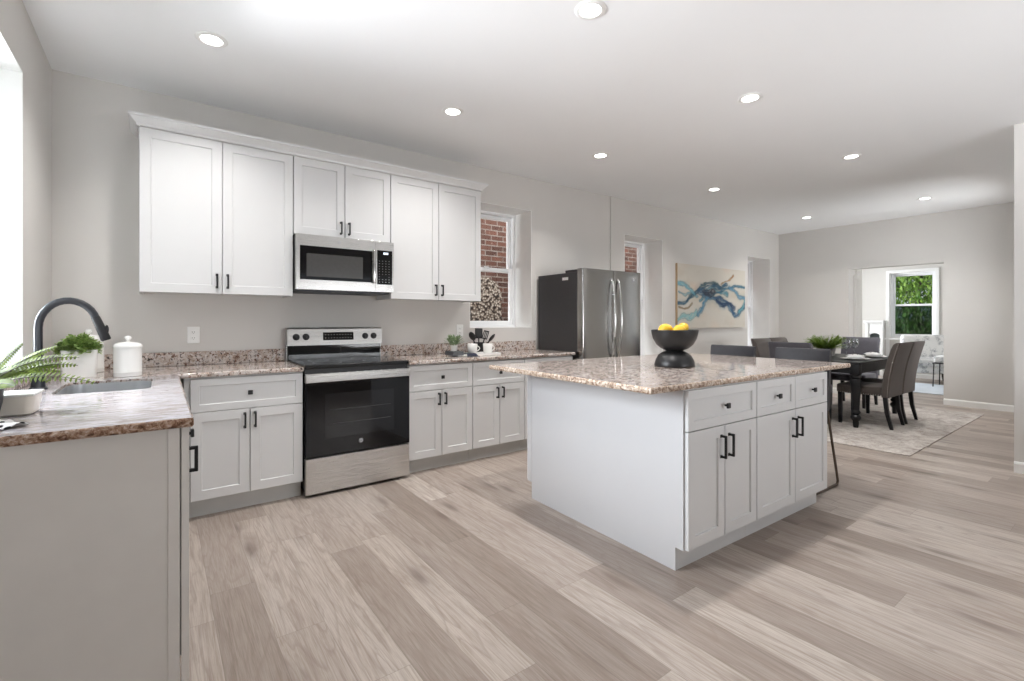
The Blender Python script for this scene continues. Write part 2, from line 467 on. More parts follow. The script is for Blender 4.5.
def leaf(name, c1, c2, scale=30):
    t = NT(name); v = t.coord()
    col = t.ramp(t.noise(v, scale, 2), [(0.35, srgb(*c1)), (0.65, srgb(*c2))])
    d = t.n('ShaderNodeBsdfPrincipled'); t.l(col, d.inputs['Base Color']); d.inputs['Roughness'].default_value = 0.5
    tl = t.n('ShaderNodeBsdfTranslucent'); t.l(col, tl.inputs[0])
    mx = t.n('ShaderNodeMixShader'); mx.inputs[0].default_value = 0.25
    t.l(d.outputs[0], mx.inputs[1]); t.l(tl.outputs[0], mx.inputs[2]); t.l(mx.outputs[0], t.out.inputs[0])
    return t.m
M['fern'] = leaf('fern_leaf', (90, 112, 38), (146, 170, 68), 25)
M['leaf'] = leaf('round_leaf', (96, 130, 60), (184, 206, 128), 60)
M['sage'] = leaf('sage_leaf', (92, 116, 84), (164, 182, 140), 60)
M['center'] = leaf('moss_green_leaf', (84, 112, 40), (150, 176, 76), 30)
M['tree'] = leaf('tree_leaf', (70, 112, 44), (170, 204, 96), 5)

def emis(name, col, s):
    t = NT(name); e = t.n('ShaderNodeEmission'); e.inputs[0].default_value = col; e.inputs[1].default_value = s
    t.l(e.outputs[0], t.out.inputs[0]); return t.m
M['lens'] = emis('downlight_lens', (1, 0.97, 0.93, 1), 14)
M['led'] = emis('display_led', (0.8, 0.9, 1, 1), 1.6)
M['legend'] = plain('keypad_legend', (150, 150, 150), 0.6)
M['badge'] = plain('round_badge', (190, 190, 192), 0.3)

def rugmat():
    t = NT('faded_grey_rug'); v = t.coord()
    n1 = t.noise(v, 3.2, 6, 0.7, 1.2); n2 = t.noise(v, 16, 5, 0.75, 0.8); n3 = t.noise(v, 90, 3)
    f = t.math('ADD', t.math('MULTIPLY', n1, 0.45), t.math('ADD', t.math('MULTIPLY', n2, 0.4), t.math('MULTIPLY', n3, 0.15)))
    col = t.ramp(f, [(0.34, srgb(126, 116, 112)), (0.46, srgb(168, 160, 154)), (0.56, srgb(196, 190, 184)), (0.68, srgb(214, 210, 206))])
    return t.pbr(col, 0.95, 0, 0.15, n3, 0.4)
M['rug'] = rugmat()
def floral():
    t = NT('grey_floral_upholstery'); v = t.coord()
    vo = t.n('ShaderNodeTexVoronoi'); t.l(v, vo.inputs['Vector']); vo.inputs['Scale'].default_value = 9
    n = t.noise(v, 20, 4, 0.65, 1.5)
    f = t.math('ADD', t.math('MULTIPLY', n, 0.7), t.math('MULTIPLY', vo.outputs['Distance'], 0.3))
    col = t.ramp(f, [(0.30, srgb(150, 152, 156)), (0.42, srgb(205, 205, 205)), (0.50, srgb(236, 235, 233))])
    return t.pbr(col, 0.9, 0, 0.2)
M['floral'] = floral()
def dots():
    t = NT('black_dotted_white_cloth'); v = t.coord()
    vo = t.n('ShaderNodeTexVoronoi'); t.l(v, vo.inputs['Vector']); vo.inputs['Scale'].default_value = 34; vo.inputs['Randomness'].default_value = 0.3
    col = t.ramp(vo.outputs['Distance'], [(0.28, srgb(26, 26, 30)), (0.34, srgb(238, 238, 238))])
    return t.pbr(col, 0.9, 0, 0.2)
M['dots'] = dots()

# ------------------------------------------------------------------ room shell
bm = NB(); box(bm, XL - .42, -2.7, -0.06, 13.35, 4.9, 0.0); struct('floor', bm, M['floor'])
bm = NB(); box(bm, XL - .42, -2.7, ZC, 13.35, 4.9, ZC + 0.12); struct('ceiling', bm, M['ceil'])

REC = 0.42
W1 = (2.545, 3.357, 1.157, 2.470)
W2 = (4.915, 5.735, 0.62, 2.375)
W3 = (8.105, 8.905, 0.62, 2.345)
W5 = (2.15, 3.368, 1.0, 2.48)         # left wall, beside the sink
struct('wall_back', wall_mesh('x', XL - .4, XS, 0, ZC, YW, YW + REC, [W1]), M['wall'])
struct('wall_back_dining', wall_mesh('x', XS, XF + .25, 0, ZC, YD, YW + REC, [W2, W3]), M['wall'])
struct('wall_left', wall_mesh('y', -2.7, YW, 0, ZC, XL - REC, XL, [W5]), M['wall'])
OP = (1.837, 3.032, 0.0, 2.092)
struct('wall_far', wall_mesh('y', 0.25, YD, 0, ZC, XF, XF + 0.2, [OP]), M['wall'])
XB, YB = 5.6, 0.672
W7 = (7.3, 8.35, 0.75, 2.25)
struct('wall_dining_right', wall_mesh('x', XB, XF + .2, 0, ZC, YB - .22, YB, [W7]), M['wall'])
struct('wall_right', wall_mesh('y', -2.6, YB - .22, 0, ZC, XB, XB + .15, []), M['wall'])
bm = NB(); box(bm, XB - .006, YB - .2205, 0.001, XB + .1, YB + .006, ZC); struct('wall_right_end', bm, M['wall'])
W8 = (2.1, 4.3, 0.75, 2.25)
struct('wall_rear', wall_mesh('x', XL, XB + .15, 0, ZC, -2.7, -2.6, [W8]), M['wall'])
# sitting room beyond the opening
XR = 13.05
W4 = (2.72, 3.50, 0.86, 2.28)
W9 = (11.2, 12.7, 0.6, 2.45)
struct('wall_sitting_far', wall_mesh('y', 0.6, 5.0, 0, ZC, XR, XR + .3, [W4]), M['sitwall'])
struct('wall_sitting_left', wall_mesh('x', XF + .2, XR, 0, ZC, 4.7, 4.9, [W9]), M['sitwall'])
struct('wall_sitting_right', wall_mesh('x', XF + .2, XR, 0, ZC, 0.6, 0.8, []), M['sitwall'])

# baseboards
def baseboard(name, poly_axis, a0, a1, face, out):
    bm = NB(); h = 0.092
    p = [(face, 0), (face + out * 0.014, 0), (face + out * 0.014, h - 0.018), (face + out * 0.008, h - 0.004), (face, h)]
    prism(bm, p, poly_axis, a0, a1)
    return struct(name, bm, M['trim'])
baseboard('baseboard_far', 'y', YB, OP[0], XF, -1)
baseboard('baseboard_far_corner', 'y', OP[1], YD, XF, -1)
baseboard('baseboard_right', 'y', -2.6, YB + 0.006, XB - 0.006, -1)
baseboard('baseboard_dining_back', 'x', XS, XF, YD, -1)
baseboard('baseboard_sitting_far', 'y', 0.8, 4.7, XR, -1)

# casing seen inside the opening to the sitting room
bm = NB()
box(bm, XF + 0.205, 2.992, 0, XF + 0.225, 3.032 + 0.10, 2.0, 0.003)
prism(bm, [(XF + .2, 3.036), (XF + .62, 3.036), (XF + .62, 3.05), (XF + .2, 3.05)], 'z', 0, 2.3)
box(bm, XF + 0.32, 3.022, 0, XF + 0.47, 3.036, 1.95, 0.004)
for k in range(3): box(bm, XF + 0.345 + k * .04, 3.016, 0.1, XF + 0.365 + k * .04, 3.023, 1.93, 0.003)
box(bm, XF + 0.31, 3.010, 1.95, XF + 0.48, 3.036, 2.12, 0.004)
lathe(bm, [(0, 0.014), (0.02, 0.012), (0.03, 0.004), (0.045, 0.008), (0.055, 0.0)], 24, Matrix.Translation((XF + .395, 3.010, 2.035)) @ Matrix.Rotation(R(90), 4, 'X'))
struct('trim_1', bm, M['sitwall'], smooth=30)

# ------------------------------------------------------------------ windows
def window(name, axis, a0, a1, z0, z1, face, out, rec=0.30, sash=True, sill=True, screen=False, reveal=True, f=0.035, s=0.04):
    """double-hung window: `face` is the room-side wall plane, `out` the sign towards outside"""
    root = bpy.data.objects.new(name, None); C.objects.link(root); root['kind'] = 'structure'
    root.empty_display_size = 0.05
    def B(bm, a, b, n0, n1, z, y, bev=0.0):
        lo, hi = sorted((face + out * n0, face + out * n1))
        if axis == 'x': box(bm, a, lo, z, b, hi, y, bev)
        else: box(bm, lo, a, z, hi, b, y, bev)
    e = 0.006
    if reveal:
        bm = NB()
        B(bm, a0, a0 + e, 0.0005, rec, z0, z1); B(bm, a1 - e, a1, 0.0005, rec, z0, z1)
        B(bm, a0, a1, 0.0005, rec, z1 - e, z1); B(bm, a0, a1, 0.0005, rec, z0, z0 + e)
        obj('window_reveal', bm, M['trim'], root)
    bm = NB()
    B(bm, a0, a0 + f, rec, rec + .09, z0, z1, .003); B(bm, a1 - f, a1, rec, rec + .09, z0, z1, .003)
    B(bm, a0 + f, a1 - f, rec, rec + .09, z1 - f, z1, .003); B(bm, a0 + f, a1 - f, rec, rec + .09, z0, z0 + f, .003)
    obj('window_frame', bm, M['vinyl'], root)
    zm = (z0 + z1) / 2
    for (lo, hi, n, nm) in ((z0 + f, zm + .022, rec + .012, 'lower_sash'), (zm - .022, z1 - f, rec + .05, 'upper_sash')):
        bm = NB(); A, Bb = a0 + f, a1 - f; t = 0.035
        B(bm, A, A + s, n, n + t, lo, hi, .004); B(bm, Bb - s, Bb, n, n + t, lo, hi, .004)
        B(bm, A + s, Bb - s, n, n + t, lo, lo + s, .004); B(bm, A + s, Bb - s, n, n + t, hi - s, hi, .004)
        so = obj(nm, bm, M['vinyl'], root)
        bm = NB(); B(bm, A + s, Bb - s, n + .014, n + .018, lo + s, hi - s)
        obj('pane', bm, M['glass'], so)
        if nm == 'lower_sash':
            bm = NB(); mid = (A + Bb) / 2
            B(bm, mid - .03, mid + .03, n - .012, n + .004, hi - .012, hi + .008, .003)
            obj('sash_lock', bm, M['vinyl'], so)
    if screen:
        bm = NB(); B(bm, a0 + f, a1 - f, rec + .086, rec + .089, z0 + f, zm)
        obj('insect_screen', bm, M['screen'], root)
    return root
window('window_1', 'x', *W1, YW, 1)
window('window_2', 'x', *W2, YD, 1, rec=0.31)
window('window_3', 'x', *W3, YD, 1, rec=0.31, f=.022, s=.03)
w4 = window('window_4', 'y', *W4, XR, 1, rec=0.06, screen=True)
window('window_5', 'y', *W5, XL, -1, rec=0.30)
window('added_window_6', 'x', *W7, YB, -1, rec=0.10)  # unseen window, added to let light into the dining area
window('added_window_7', 'x', *W8, -2.6, -1, rec=0.0, reveal=False)  # unseen window behind the camera, added as an opening for rear light
window('added_window_8', 'x', *W9, 4.7, 1, rec=0.05)  # unseen side window, added to light the sitting room
# casing round the sitting room window
bm = NB(); cw = 0.06
box(bm, XR - .02, W4[0] - cw, W4[2] - .02, XR, W4[0], W4[3] + cw, .004); box(bm, XR - .02, W4[1], W4[2] - .02, XR, W4[1] + cw, W4[3] + cw, .004)
box(bm, XR - .02, W4[0], W4[3], XR, W4[1], W4[3] + cw, .004)
box(bm, XR - .06, W4[0] - cw - .03, W4[2] - .05, XR, W4[1] + cw + .03, W4[2] - .02, .005)
box(bm, XR - .018, W4[0] - cw, 0.1, XR, W4[0], W4[2] - .05, .004); box(bm, XR - .018, W4[1], 0.1, XR, W4[1] + cw, W4[2] - .05, .004)
struct('trim_2', bm, M['trim'])

# ------------------------------------------------------------------ outside
bm = NB(); box(bm, -12, -12, -0.4, 30, 20, -0.3); struct('ground', bm, M['ground'])
bm = NB(); box(bm, 0.5, 5.75, -0.3, 10.9, 6.0, 4.2); struct('wall_brick_outside', bm, M['brick'])
bm = NB()
pts = [(3.2, -.3), (4.02, -.3), (4.02, 1.62), (3.95, 1.76), (3.80, 1.85), (3.60, 1.87), (3.35, 1.80), (3.2, 1.55)]
prism(bm, pts, 'y', 5.68, 5.752); struct('wall_rubble_outside', bm, M['rubble'])

bm = NB(); box(bm, 9.40, 4.585, -.3, 9.449, 5.745, 2.95); struct('wall_brick_return', bm, M['brick'])

# tree beyond the sitting room window
tr = thing('tree', 'bright green leafy tree outside the sitting room window', 'tree', (17.2, 3.9, -0.3))
bm = NB()
tube(bm, [(0, 0, 0), (.05, .03, 1.0), (-.05, .1, 2.0), (.1, .0, 3.0)], [.16, .13, .10, .04], 10)
for k in range(9):
    a = k * 2.4; z = 1.0 + .2 * k
    tube(bm, [(0, .05, z), (math.cos(a) * .6, math.sin(a) * .6, z + .35), (math.cos(a) * 1.1, math.sin(a) * 1.1, z + .5)], [.05, .03, .012], 6)
obj('trunk', bm, M['bark'], tr, smooth=60)
bm = NB()
rnd = random.Random(3)
for k in range(16000):
    u = rnd.random(); a = rnd.random() * 2 * PI
    rr = (.75 + .8 * rnd.random()); el = math.asin(2 * rnd.random() - 1)
    p = Vector((math.cos(a) * math.cos(el) * rr * 1.1, math.sin(a) * math.cos(el) * rr * 1.35, 1.9 + math.sin(el) * rr * 1.15))
    q = Matrix.Rotation(rnd.random() * 6.3, 3, 'Z') @ Matrix.Rotation(rnd.random() * 2.2, 3, 'X')
    s = .045 + .045 * rnd.random()
    vs = [bm.verts.new(p + q @ Vector(c) * s) for c in ((0, -1, 0), (.5, -.2, .12), (0, 1, 0), (-.5, -.2, .12))]
    bm.faces.new((vs[0], vs[1], vs[2])); bm.faces.new((vs[0], vs[2], vs[3]))
obj('foliage', bm, M['tree'], tr)

# ------------------------------------------------------------------ cabinet parts
def shaker(x0, z0, x1, z1, t=0.020, fr=0.058, rec=0.009):
    """shaker front in the local frame, face towards -y, back at y=0"""
    bm = NB(); b = 0.002
    if z1 - z0 < 0.25: fr = 0.045
    def ring(dx, y): return [bm.verts.new(c) for c in ((x0 + dx, y, z0 + dx), (x1 - dx, y, z0 + dx), (x1 - dx, y, z1 - dx), (x0 + dx, y, z1 - dx))]
    rs = [ring(0, 0), ring(0, -t + b), ring(b, -t), ring(fr, -t), ring(fr + .003, -t + rec)]
    for A, B in zip(rs[:-1], rs[1:]):
        for i in range(4): bm.faces.new((A[i], A[(i + 1) % 4], B[(i + 1) % 4], B[i]))
    bm.faces.new(rs[0]); bm.faces.new(rs[-1])
    return bm

def pull(x, z, ln=0.098, y=-0.02):
    bm = NB(); h = ln / 2; w = .0055
    box(bm, x - w, y - .032, z - h, x + w, y - .021, z + h, .002)
    for s in (-1, 1):
        box(bm, x - w, y - .030, z + s * (h - .006) - .006, x + w, y + .0008, z + s * (h - .006) + .006, .002)
        box(bm, x - .008, y - .004, z + s * (h - .006) - .008, x + .008, y + .0006, z + s * (h - .006) + .008, .001)
    return bm
def knob(x, z, y=-0.02):
    bm = NB()
    box(bm, x - .005, y - .016, z - .005, x + .005, y + .0006, z + .005, .001)
    box(bm, x - .014, y - .026, z - .014, x + .014, y - .015, z + .014, .003)
    return bm

G = 0.0024     # half of the gap between fronts
def door(root, x0, z0, x1, z1, hx=None, hz=None, ln=0.098):
    d = obj('door', shaker(x0 + G, z0 + G, x1 - G, z1 - G), M['cab'], root)
    if hx is not None: obj('handle', pull(hx, hz, ln), M['black'], d, label='black bar pull')
    return d
def drawer(root, x0, z0, x1, z1, kn=True):
    d = obj('drawer', shaker(x0 + G, z0 + G, x1 - G, z1 - G), M['cab'], root)
    if kn: obj('knob', knob((x0 + x1) / 2, (z0 + z1) / 2), M['black'], d, label='black square knob')
    return d

def base_body(w, depth, top, toe=0.06, toeh=0.113, bm=None):
    """carcass with recessed toe kick: local x 0..w, y 0..depth"""
    bm = bm or NB(); t = .017
    for x in (0, w - t):
        prism(bm, [(0, toeh), (0, top), (depth, top), (depth, 0), (toe, 0), (toe, toeh)], 'x', x, x + t)
    box(bm, t, 0, toeh, w - t, depth, toeh + t)
    box(bm, t, depth - .008, toeh + t, w - t, depth, top)
    box(bm, t, 0, top - t, w - t, depth - .008, top)
    box(bm, t, 0.001, toeh + t, w - t, .012, top - t)
    return bm
def toe_board(w, toe=0.06, toeh=0.113):
    bm = NB(); box(bm, .0005, toe - .012, 0, w - .0005, toe - .0005, toeh - .001); return bm

BF = YW - 0.615          # carcass front of the base cabinets (door face 2 cm in front)
ZG, ZT = 0.663, 0.874    # drawer/door gap, top of fronts
def base_cabinet(name, label, x0, x1, group='white base cabinets along the kitchen wall', two=True, left_trim=0.0):
    w = x1 - x0
    r = thing('base_cabinet', label, 'cabinet', (x0, BF, 0), 0, group)
    obj('body', base_body(w, 0.61, 0.882), M['cab'], r)
    obj('toe_kick', toe_board(w), M['toe'], r, label='pale grey toe kick')
    l = left_trim
    if l:
        bm = NB(); box(bm, 0.0, -.002, .115, l - .002, 0.0005, .88); obj('filler_strip', bm, M['cab'], r)
    drawer(r, l, ZG, w, ZT)
    m = l + (w - l) / 2
    door(r, l, 0.115, m, ZG, m - .03, ZG - .075)
    door(r, m, 0.115, w, ZG, m + .03, ZG - .075)
    return r
base_cabinet('a', 'white two-door base cabinet between the sink counter and the stove', 0.12, 0.803, left_trim=0.03)
base_cabinet('b', 'white two-door base cabinet just right of the stove', 1.589, 2.187)
base_cabinet('c', 'white two-door base cabinet with its right end behind the island corner', 2.189, 2.762)
base_cabinet('d', 'white base cabinet beside the refrigerator, mostly hidden by the island', 2.764, 3.385)

# sink run along the left wall (fronts face +x)
SF = 0.058
def sink_cab(label, y0, y1, endpanel=False, kind='door'):
    zg = .795 if kind == 'door' else ZG
    w = y1 - y0
    r = thing('base_cabinet', label, 'cabinet', (SF, y0, 0), R(90), 'sink run base cabinets')
    obj('body', base_body(w, 0.598, 0.68 if kind == 'sink' else 0.882), M['cab'], r)
    obj('toe_kick', toe_board(w), M['toe'], r)
    if endpanel:
        bm = NB()
        box(bm, -.014, 0.004, 0, -.0005, .598, .882)
        box(bm, -.0165, 0.004, 0, -.0138, .036, .881, .001)
        box(bm, -.0165, -.022, 0, -.0005, -.0005, .881, .001)
        obj('end_panel', bm, M['endp'], r, label='pale grey flat end panel')
    if kind == 'door':
        drawer(r, 0, zg, w, ZT, False)
        d = [c for c in r.children if c.name.startswith('drawer')][0]
        obj('knob', knob(.19, .818), M['black'], d, label='black square knob')
        door(r, 0, .115, w, zg, 0.07, .750, .09)
    else:
        drawer(r, 0, ZG, w, ZT, False)
        m = w / 2
        door(r, 0, .115, m, ZG, m - .03, ZG - .075); door(r, m, .115, w, ZG, m + .03, ZG - .075)
    return r
sink_cab('base cabinet with pale grey end panel, nearest the camera at lower left', 1.945, 2.50, True)
sink_cab('sink base cabinet behind the near end of the sink counter', 2.502, 3.45, False, 'sink')

# upper cabinets
UF = YW - 0.305
def upper_cabinet(label, x0, x1, z0, z1, hz):
    w = x1 - x0
    r = thing('wall_cabinet', label, 'cabinet', (x0, UF, z0), 0, 'white wall cabinets above the counter')
    bm = NB(); t = .017; h = z1 - z0; d = .303
    box(bm, 0, 0, 0, t, d, h); box(bm, w - t, 0, 0, w, d, h)
    box(bm, t, 0, .012, w - t, d, .012 + t); box(bm, t, 0, h - t, w - t, d, h); box(bm, t, d - .008, .029, w - t, d, h - t)
    box(bm, t, .001, .029, w - t, .012, h - t)
    obj('body', bm, M['cab'], r)
    m = w / 2
    door(r, 0, 0, m, h, m - .032, hz - z0); door(r, m, 0, w, h, m + .032, hz - z0)
    return r
ZU0, ZU1 = 1.4177, 2.4726
upper_cabinet('white two-door wall cabinet left of the microwave', -0.1055, 0.8045, ZU0, ZU1, 1.508)
upper_cabinet('short white two-door wall cabinet directly above the microwave', 0.8065, 1.5665, 1.889, ZU1, 1.967)
upper_cabinet('white two-door wall cabinet right of the microwave beside the window', 1.5685, 2.4735, ZU0, ZU1, 1.508)
# crown moulding
bm = NB()
def crown(bm):
    prof = [(0.0, 2.474), (0.010, 2.474), (0.014, 2.488), (0.046, 2.522), (0.052, 2.524), (0.052, 2.540), (0.0, 2.540)]
    x0, x1, yf, yb = -0.1055, 2.4735, UF - .02, YW - .001
    path = [((x0, yb), (-1, 0)), ((x0, yf), (-1, -1)), ((x1, yf), (1, -1)), ((x1, yb), (1, 0))]
    rings = [[bm.verts.new((p[0] + n[0] * o, p[1] + n[1] * o, z)) for o, z in prof] for p, n in path]
    n = len(prof)
    for A, B in zip(rings[:-1], rings[1:]):
        for i in range(n): bm.faces.new((A[i], A[(i + 1) % n], B[(i + 1) % n], B[i]))
    bm.faces.new(rings[0]); bm.faces.new(rings[-1])
crown(bm)
o = obj('crown_moulding', bm, M['cab'])
setp(o, 'white crown moulding along the top of the wall cabinets', 'moulding')

# ------------------------------------------------------------------ counters
def slab(bm, poly, z0, z1, holes=None, seed=1, rough=0.004, skip=()):
    """counter slab with a slightly uneven chiselled edge; material 0 top, 1 edge"""
    rg = random.Random(seed)
    pts = []
    n = len(poly)
    for i in range(n):
        a, b = Vector(poly[i]), Vector(poly[(i + 1) % n])
        L = (b - a).length; k = max(1, int(L / .03)) if i not in skip else 1
        for j in range(k): pts.append((a + (b - a) * j / k, i in skip or j == 0))
    prof = [(0, 0.006, z0), (1, .0, z0 + .008), (1, .0, z1 - .010), (1, .002, z1 - .004), (0, .007, z1)]
    cx = sum(p[0].x for p in pts) / len(pts); cy = sum(p[0].y for p in pts) / len(pts)
    m = len(pts); nrm = []
    for i in range(m):
        d = (pts[(i + 1) % m][0] - pts[i - 1][0]); d.normalize()
        nrm.append(Vector((d.y, -d.x)))
    rings = []
    for j, ins, z in prof:
        rg2 = []
        for i, (p, fix) in enumerate(pts):
            o = -ins + (0 if fix or not j else (rg.random() - .5) * 2 * rough)
            rg2.append(bm.verts.new((p.x + nrm[i].x * o, p.y + nrm[i].y * o, z)))
        rings.append(rg2)
    for A, B in zip(rings[:-1], rings[1:]):
        for i in range(m):
            f = bm.faces.new((A[i], A[(i + 1) % m], B[(i + 1) % m], B[i])); f.material_index = 1
    top = rings[-1]; bot = rings[0]
    if holes:
        hv = []
        for z in (z1, z0): hv.append([bm.verts.new((x, y, z)) for x, y in holes])
        k = len(holes)
        for i in range(k):
            f = bm.faces.new((hv[0][i], hv[0][(i + 1) % k], hv[1][(i + 1) % k], hv[1][i])); f.material_index = 1
        for ring, h in ((top, hv[0]), (bot, hv[1])):
            es = []
            for L in (ring, h):
                for i in range(len(L)):
                    e = bm.edges.get((L[i], L[(i + 1) % len(L)])) or bm.edges.new((L[i], L[(i + 1) % len(L)]))
                    es.append(e)
            bmesh.ops.triangle_fill(bm, edges=es, use_beauty=True)
    else:
        bm.faces.new(top); bm.faces.new(bot)

CF = YW - 0.655
SX = 0.092
SY = 1.905
def rrect(x0, y0, x1, y1, r, n=6):
    p = []
    for cx, cy, a0 in ((x1 - r, y0 + r, -90), (x1 - r, y1 - r, 0), (x0 + r, y1 - r, 90), (x0 + r, y0 + r, 180)):
        for k in range(n + 1):
            a = R(a0 + 90 * k / n); p.append((cx + r * math.cos(a), cy + r * math.sin(a)))
    return p
SK = (-0.385, 2.84, -0.03, 3.36)
GT = 0.030
e = 0.002
bm = NB()
slab(bm, [(XL + e, SY), (SX, SY), (SX, CF - .001), (XL + e, CF - .001)], CT - GT, CT, list(reversed(rrect(*SK, .07))), 3, skip=(2, 3))
for f in bm.faces:
    if f.material_index == 1 and min(v.co.y for v in f.verts) > SY + .03: f.material_index = 2
lc = obj('countertop', bm, [M['granite_streak'], M['granite_brown'], M['granite']], smooth=25)
setp(lc, 'streaked granite countertop along the left wall, holding the sink', 'countertop')
bm = NB()
slab(bm, [(XL + e, CF), (0.803, CF), (0.803, YW - e), (XL + e, YW - e)], CT - GT, CT, None, 4, skip=(1, 2, 3))
o = obj('countertop', bm, [M['granite'], M['granite']], smooth=25)
setp(o, 'speckled granite countertop in the corner, left of the stove', 'countertop')
bm = NB(); box(bm, XL + .024, YW - .022, CT + .0005, 0.803, YW - e, CT + .098, .003)
setp(obj('backsplash', bm, M['granite']), 'low speckled granite backsplash strip left of the stove', 'backsplash')
bm = NB(); box(bm, XL + e, 2.2, CT + .0005, XL + .022, YW - e, CT + .080, .003)
setp(obj('backsplash', bm, M['granite']), 'low granite backsplash strip along the left wall behind the faucet', 'backsplash')
bm = NB()
slab(bm, [(1.589, CF), (3.402, CF), (3.402, YW - e), (1.589, YW - e)], CT - GT, CT, None, 5, skip=(1, 2, 3))
rc_ = obj('countertop', bm, [M['granite'], M['granite']], smooth=25)
setp(rc_, 'speckled granite countertop between the stove and the refrigerator', 'countertop')
bm = NB(); box(bm, 1.589, YW - .022, CT + .0005, 3.402, YW - e, CT + .098, .003)
setp(obj('backsplash', bm, M['granite']), 'low speckled granite backsplash strip right of the stove', 'backsplash')

# sink
bm = NB()
z = CT - GT - .001
rings = []
for ins, zz in ((.0015, CT - .013), (.004, CT - .012), (.008, z - .16), (.03, z - .185), (.12, z - .19)):
    pr_ = rrect(SK[0] + ins, SK[1] + ins, SK[2] - ins, SK[3] - ins, max(.02, .07 - ins * .3))
    rings.append([bm.verts.new((x, y, zz)) for x, y in pr_])
for A, B in zip(rings[:-1], rings[1:]):
    for i in range(len(A)): bm.faces.new((A[i], A[(i + 1) % len(A)], B[(i + 1) % len(A)], B[i]))
bm.faces.new(rings[-1])
sk = thing('kitchen_sink', 'stainless steel undermount sink set into the streaked granite counter', 'sink', ((SK[0] + SK[2]) / 2, (SK[1] + SK[3]) / 2, z - .19))
o = obj('basin', bm, M['sink'], sk, smooth=40); o.location = (-sk.location.x, -sk.location.y, -sk.location.z)
bm = NB(); lathe(bm, [(0, .002), (.02, .001), (.038, .004), (.044, .001)], 24); obj('drain', bm, M['chrome'], sk, smooth=40)

# faucet
fx, fy = -0.458, 3.12
fa = thing('faucet', 'tall black gooseneck faucet standing behind the sink', 'faucet', (fx, fy, CT))
bm = NB(); lathe(bm, [(0, 0), (.034, 0), (.034, .006), (.027, .012), (.024, .06), (.024, .075), (0, .075)], 28); obj('base', bm, M['faucet'], fa, smooth=40)
bm = NB(); pts = [(0, 0, .07), (0, 0, .15), (0, 0, .29)]
rr = 0.106
for k in range(1, 15):
    a = PI - k * (PI * 0.90) / 14
    pts.append((rr + rr * math.cos(a), 0, .29 + rr * 1.22 * math.sin(a)))
tube(bm, pts, .0165, 16); obj('spout', bm, M['faucet'], fa, smooth=50)
end = Vector(pts[-1]); dr = (Vector(pts[-1]) - Vector(pts[-2])).normalized()
bm = NB(); tube(bm, [end - dr * .012, end + dr * .01, end + dr * .035, end + dr * .105, end + dr * .112], [.0175, .0185, .019, .021, .018], 18)
sh = obj('spray_head', bm, M['blackplastic'], fa, smooth=40)
bm = NB(); p = end + dr * .055; ball(bm, (p.x + .020, p.y, p.z), .013, 2, (.7, .9, 1.8)); obj('spray_button', bm, M['blackplastic'], sh, smooth=60)
bm = NB(); lathe(bm, [(0, 0), (.012, 0), (.012, .03), (0, .03)], 16, Matrix.Translation((0, .024, .045)) @ Matrix.Rotation(R(-90), 4, 'X'))
tube(bm, [(0, .05, .045), (.0, .062, .07), (.0, .07, .115)], [.007, .006, .005], 10)
obj('lever', bm, M['faucet'], fa, smooth=50)

# ------------------------------------------------------------------ island
IA = -0.028
IX, IY = 2.0554, 1.3613
def iw(x, y):
    return (IX + x * math.cos(IA) - y * math.sin(IA), IY + x * math.sin(IA) + y * math.cos(IA))
IL, IWD, X1 = 1.531, 1.264, 0.634
IZ, IG = 0.897, 0.694
CTI = 0.932             # island counter top
def island_unit(label, x, y, rz, w, depth, kind, panel=False):
    px, py = iw(x, y)
    r = thing('island_cabinet', label, 'cabinet', (px, py, 0), IA + rz, 'island base cabinets')
    obj('body', base_body(w, depth, .901), M['cab'], r)
    obj('toe_kick', toe_board(w), M['cab'], r)
    m = w / 2
    if kind == 1: drawer(r, 0, IG, w, IZ)
    else: drawer(r, 0, IG, m, IZ); drawer(r, m, IG, w, IZ)
    door(r, 0, .115, m, IG, m - .036, IG - .108, .118); door(r, m, .115, w, IG, m + .036, IG - .108, .118)
    return r
hd = IWD / 2
u1 = island_unit('island cabinet with one wide drawer over two doors, beside the glossy white end', 0.0, 0, 0, X1 - .001, hd - .001, 1)
island_unit('island cabinet with two small drawers, at the bar stool end', X1 + .001, 0, 0, IL - X1 - .001, hd - .001, 2)
island_unit('island cabinet facing the refrigerator, behind the bar stool end', IL, IWD, PI, IL - X1 - .001, hd - .001, 2)
island_unit('island cabinet facing the stove wall, behind the glossy white end', X1 - .001, IWD, PI, X1 - .001, hd - .001, 1)
px, py = iw(0, 0)
ip = thing('island_end_panel', 'large glossy white end panel of the kitchen island', 'panel', (px, py, 0), IA)
bm = NB()
prism(bm, [(0.003, .115), (0.003, .9), (IWD - .003, .9), (IWD - .003, .115), (IWD - .0475, .115), (IWD - .0475, 0), (.0475, 0), (.0475, .115)], 'x', -.008, -.0008)
obj('panel_board', bm, M['gloss_panel'], ip)
bm = NB(); box(bm, -.0115, IWD - .05, .115, -.008, IWD - .004, .899, .001); obj('edge_strip', bm, M['gloss_panel'], ip)
T = (-0.275, -0.020, 1.908, 1.350)
bm = NB()
slab(bm, [(T[0], T[1]), (T[2], T[1]), (T[2], T[3]), (T[0], T[3])], CTI - GT, CTI, None, 9)
it = obj('island_countertop', bm, [M['granite'], M['granite_edge']], smooth=25)
it.location = (px, py, 0); it.rotation_euler = (0, 0, IA)
setp(it, 'speckled granite countertop on top of the kitchen island', 'countertop')

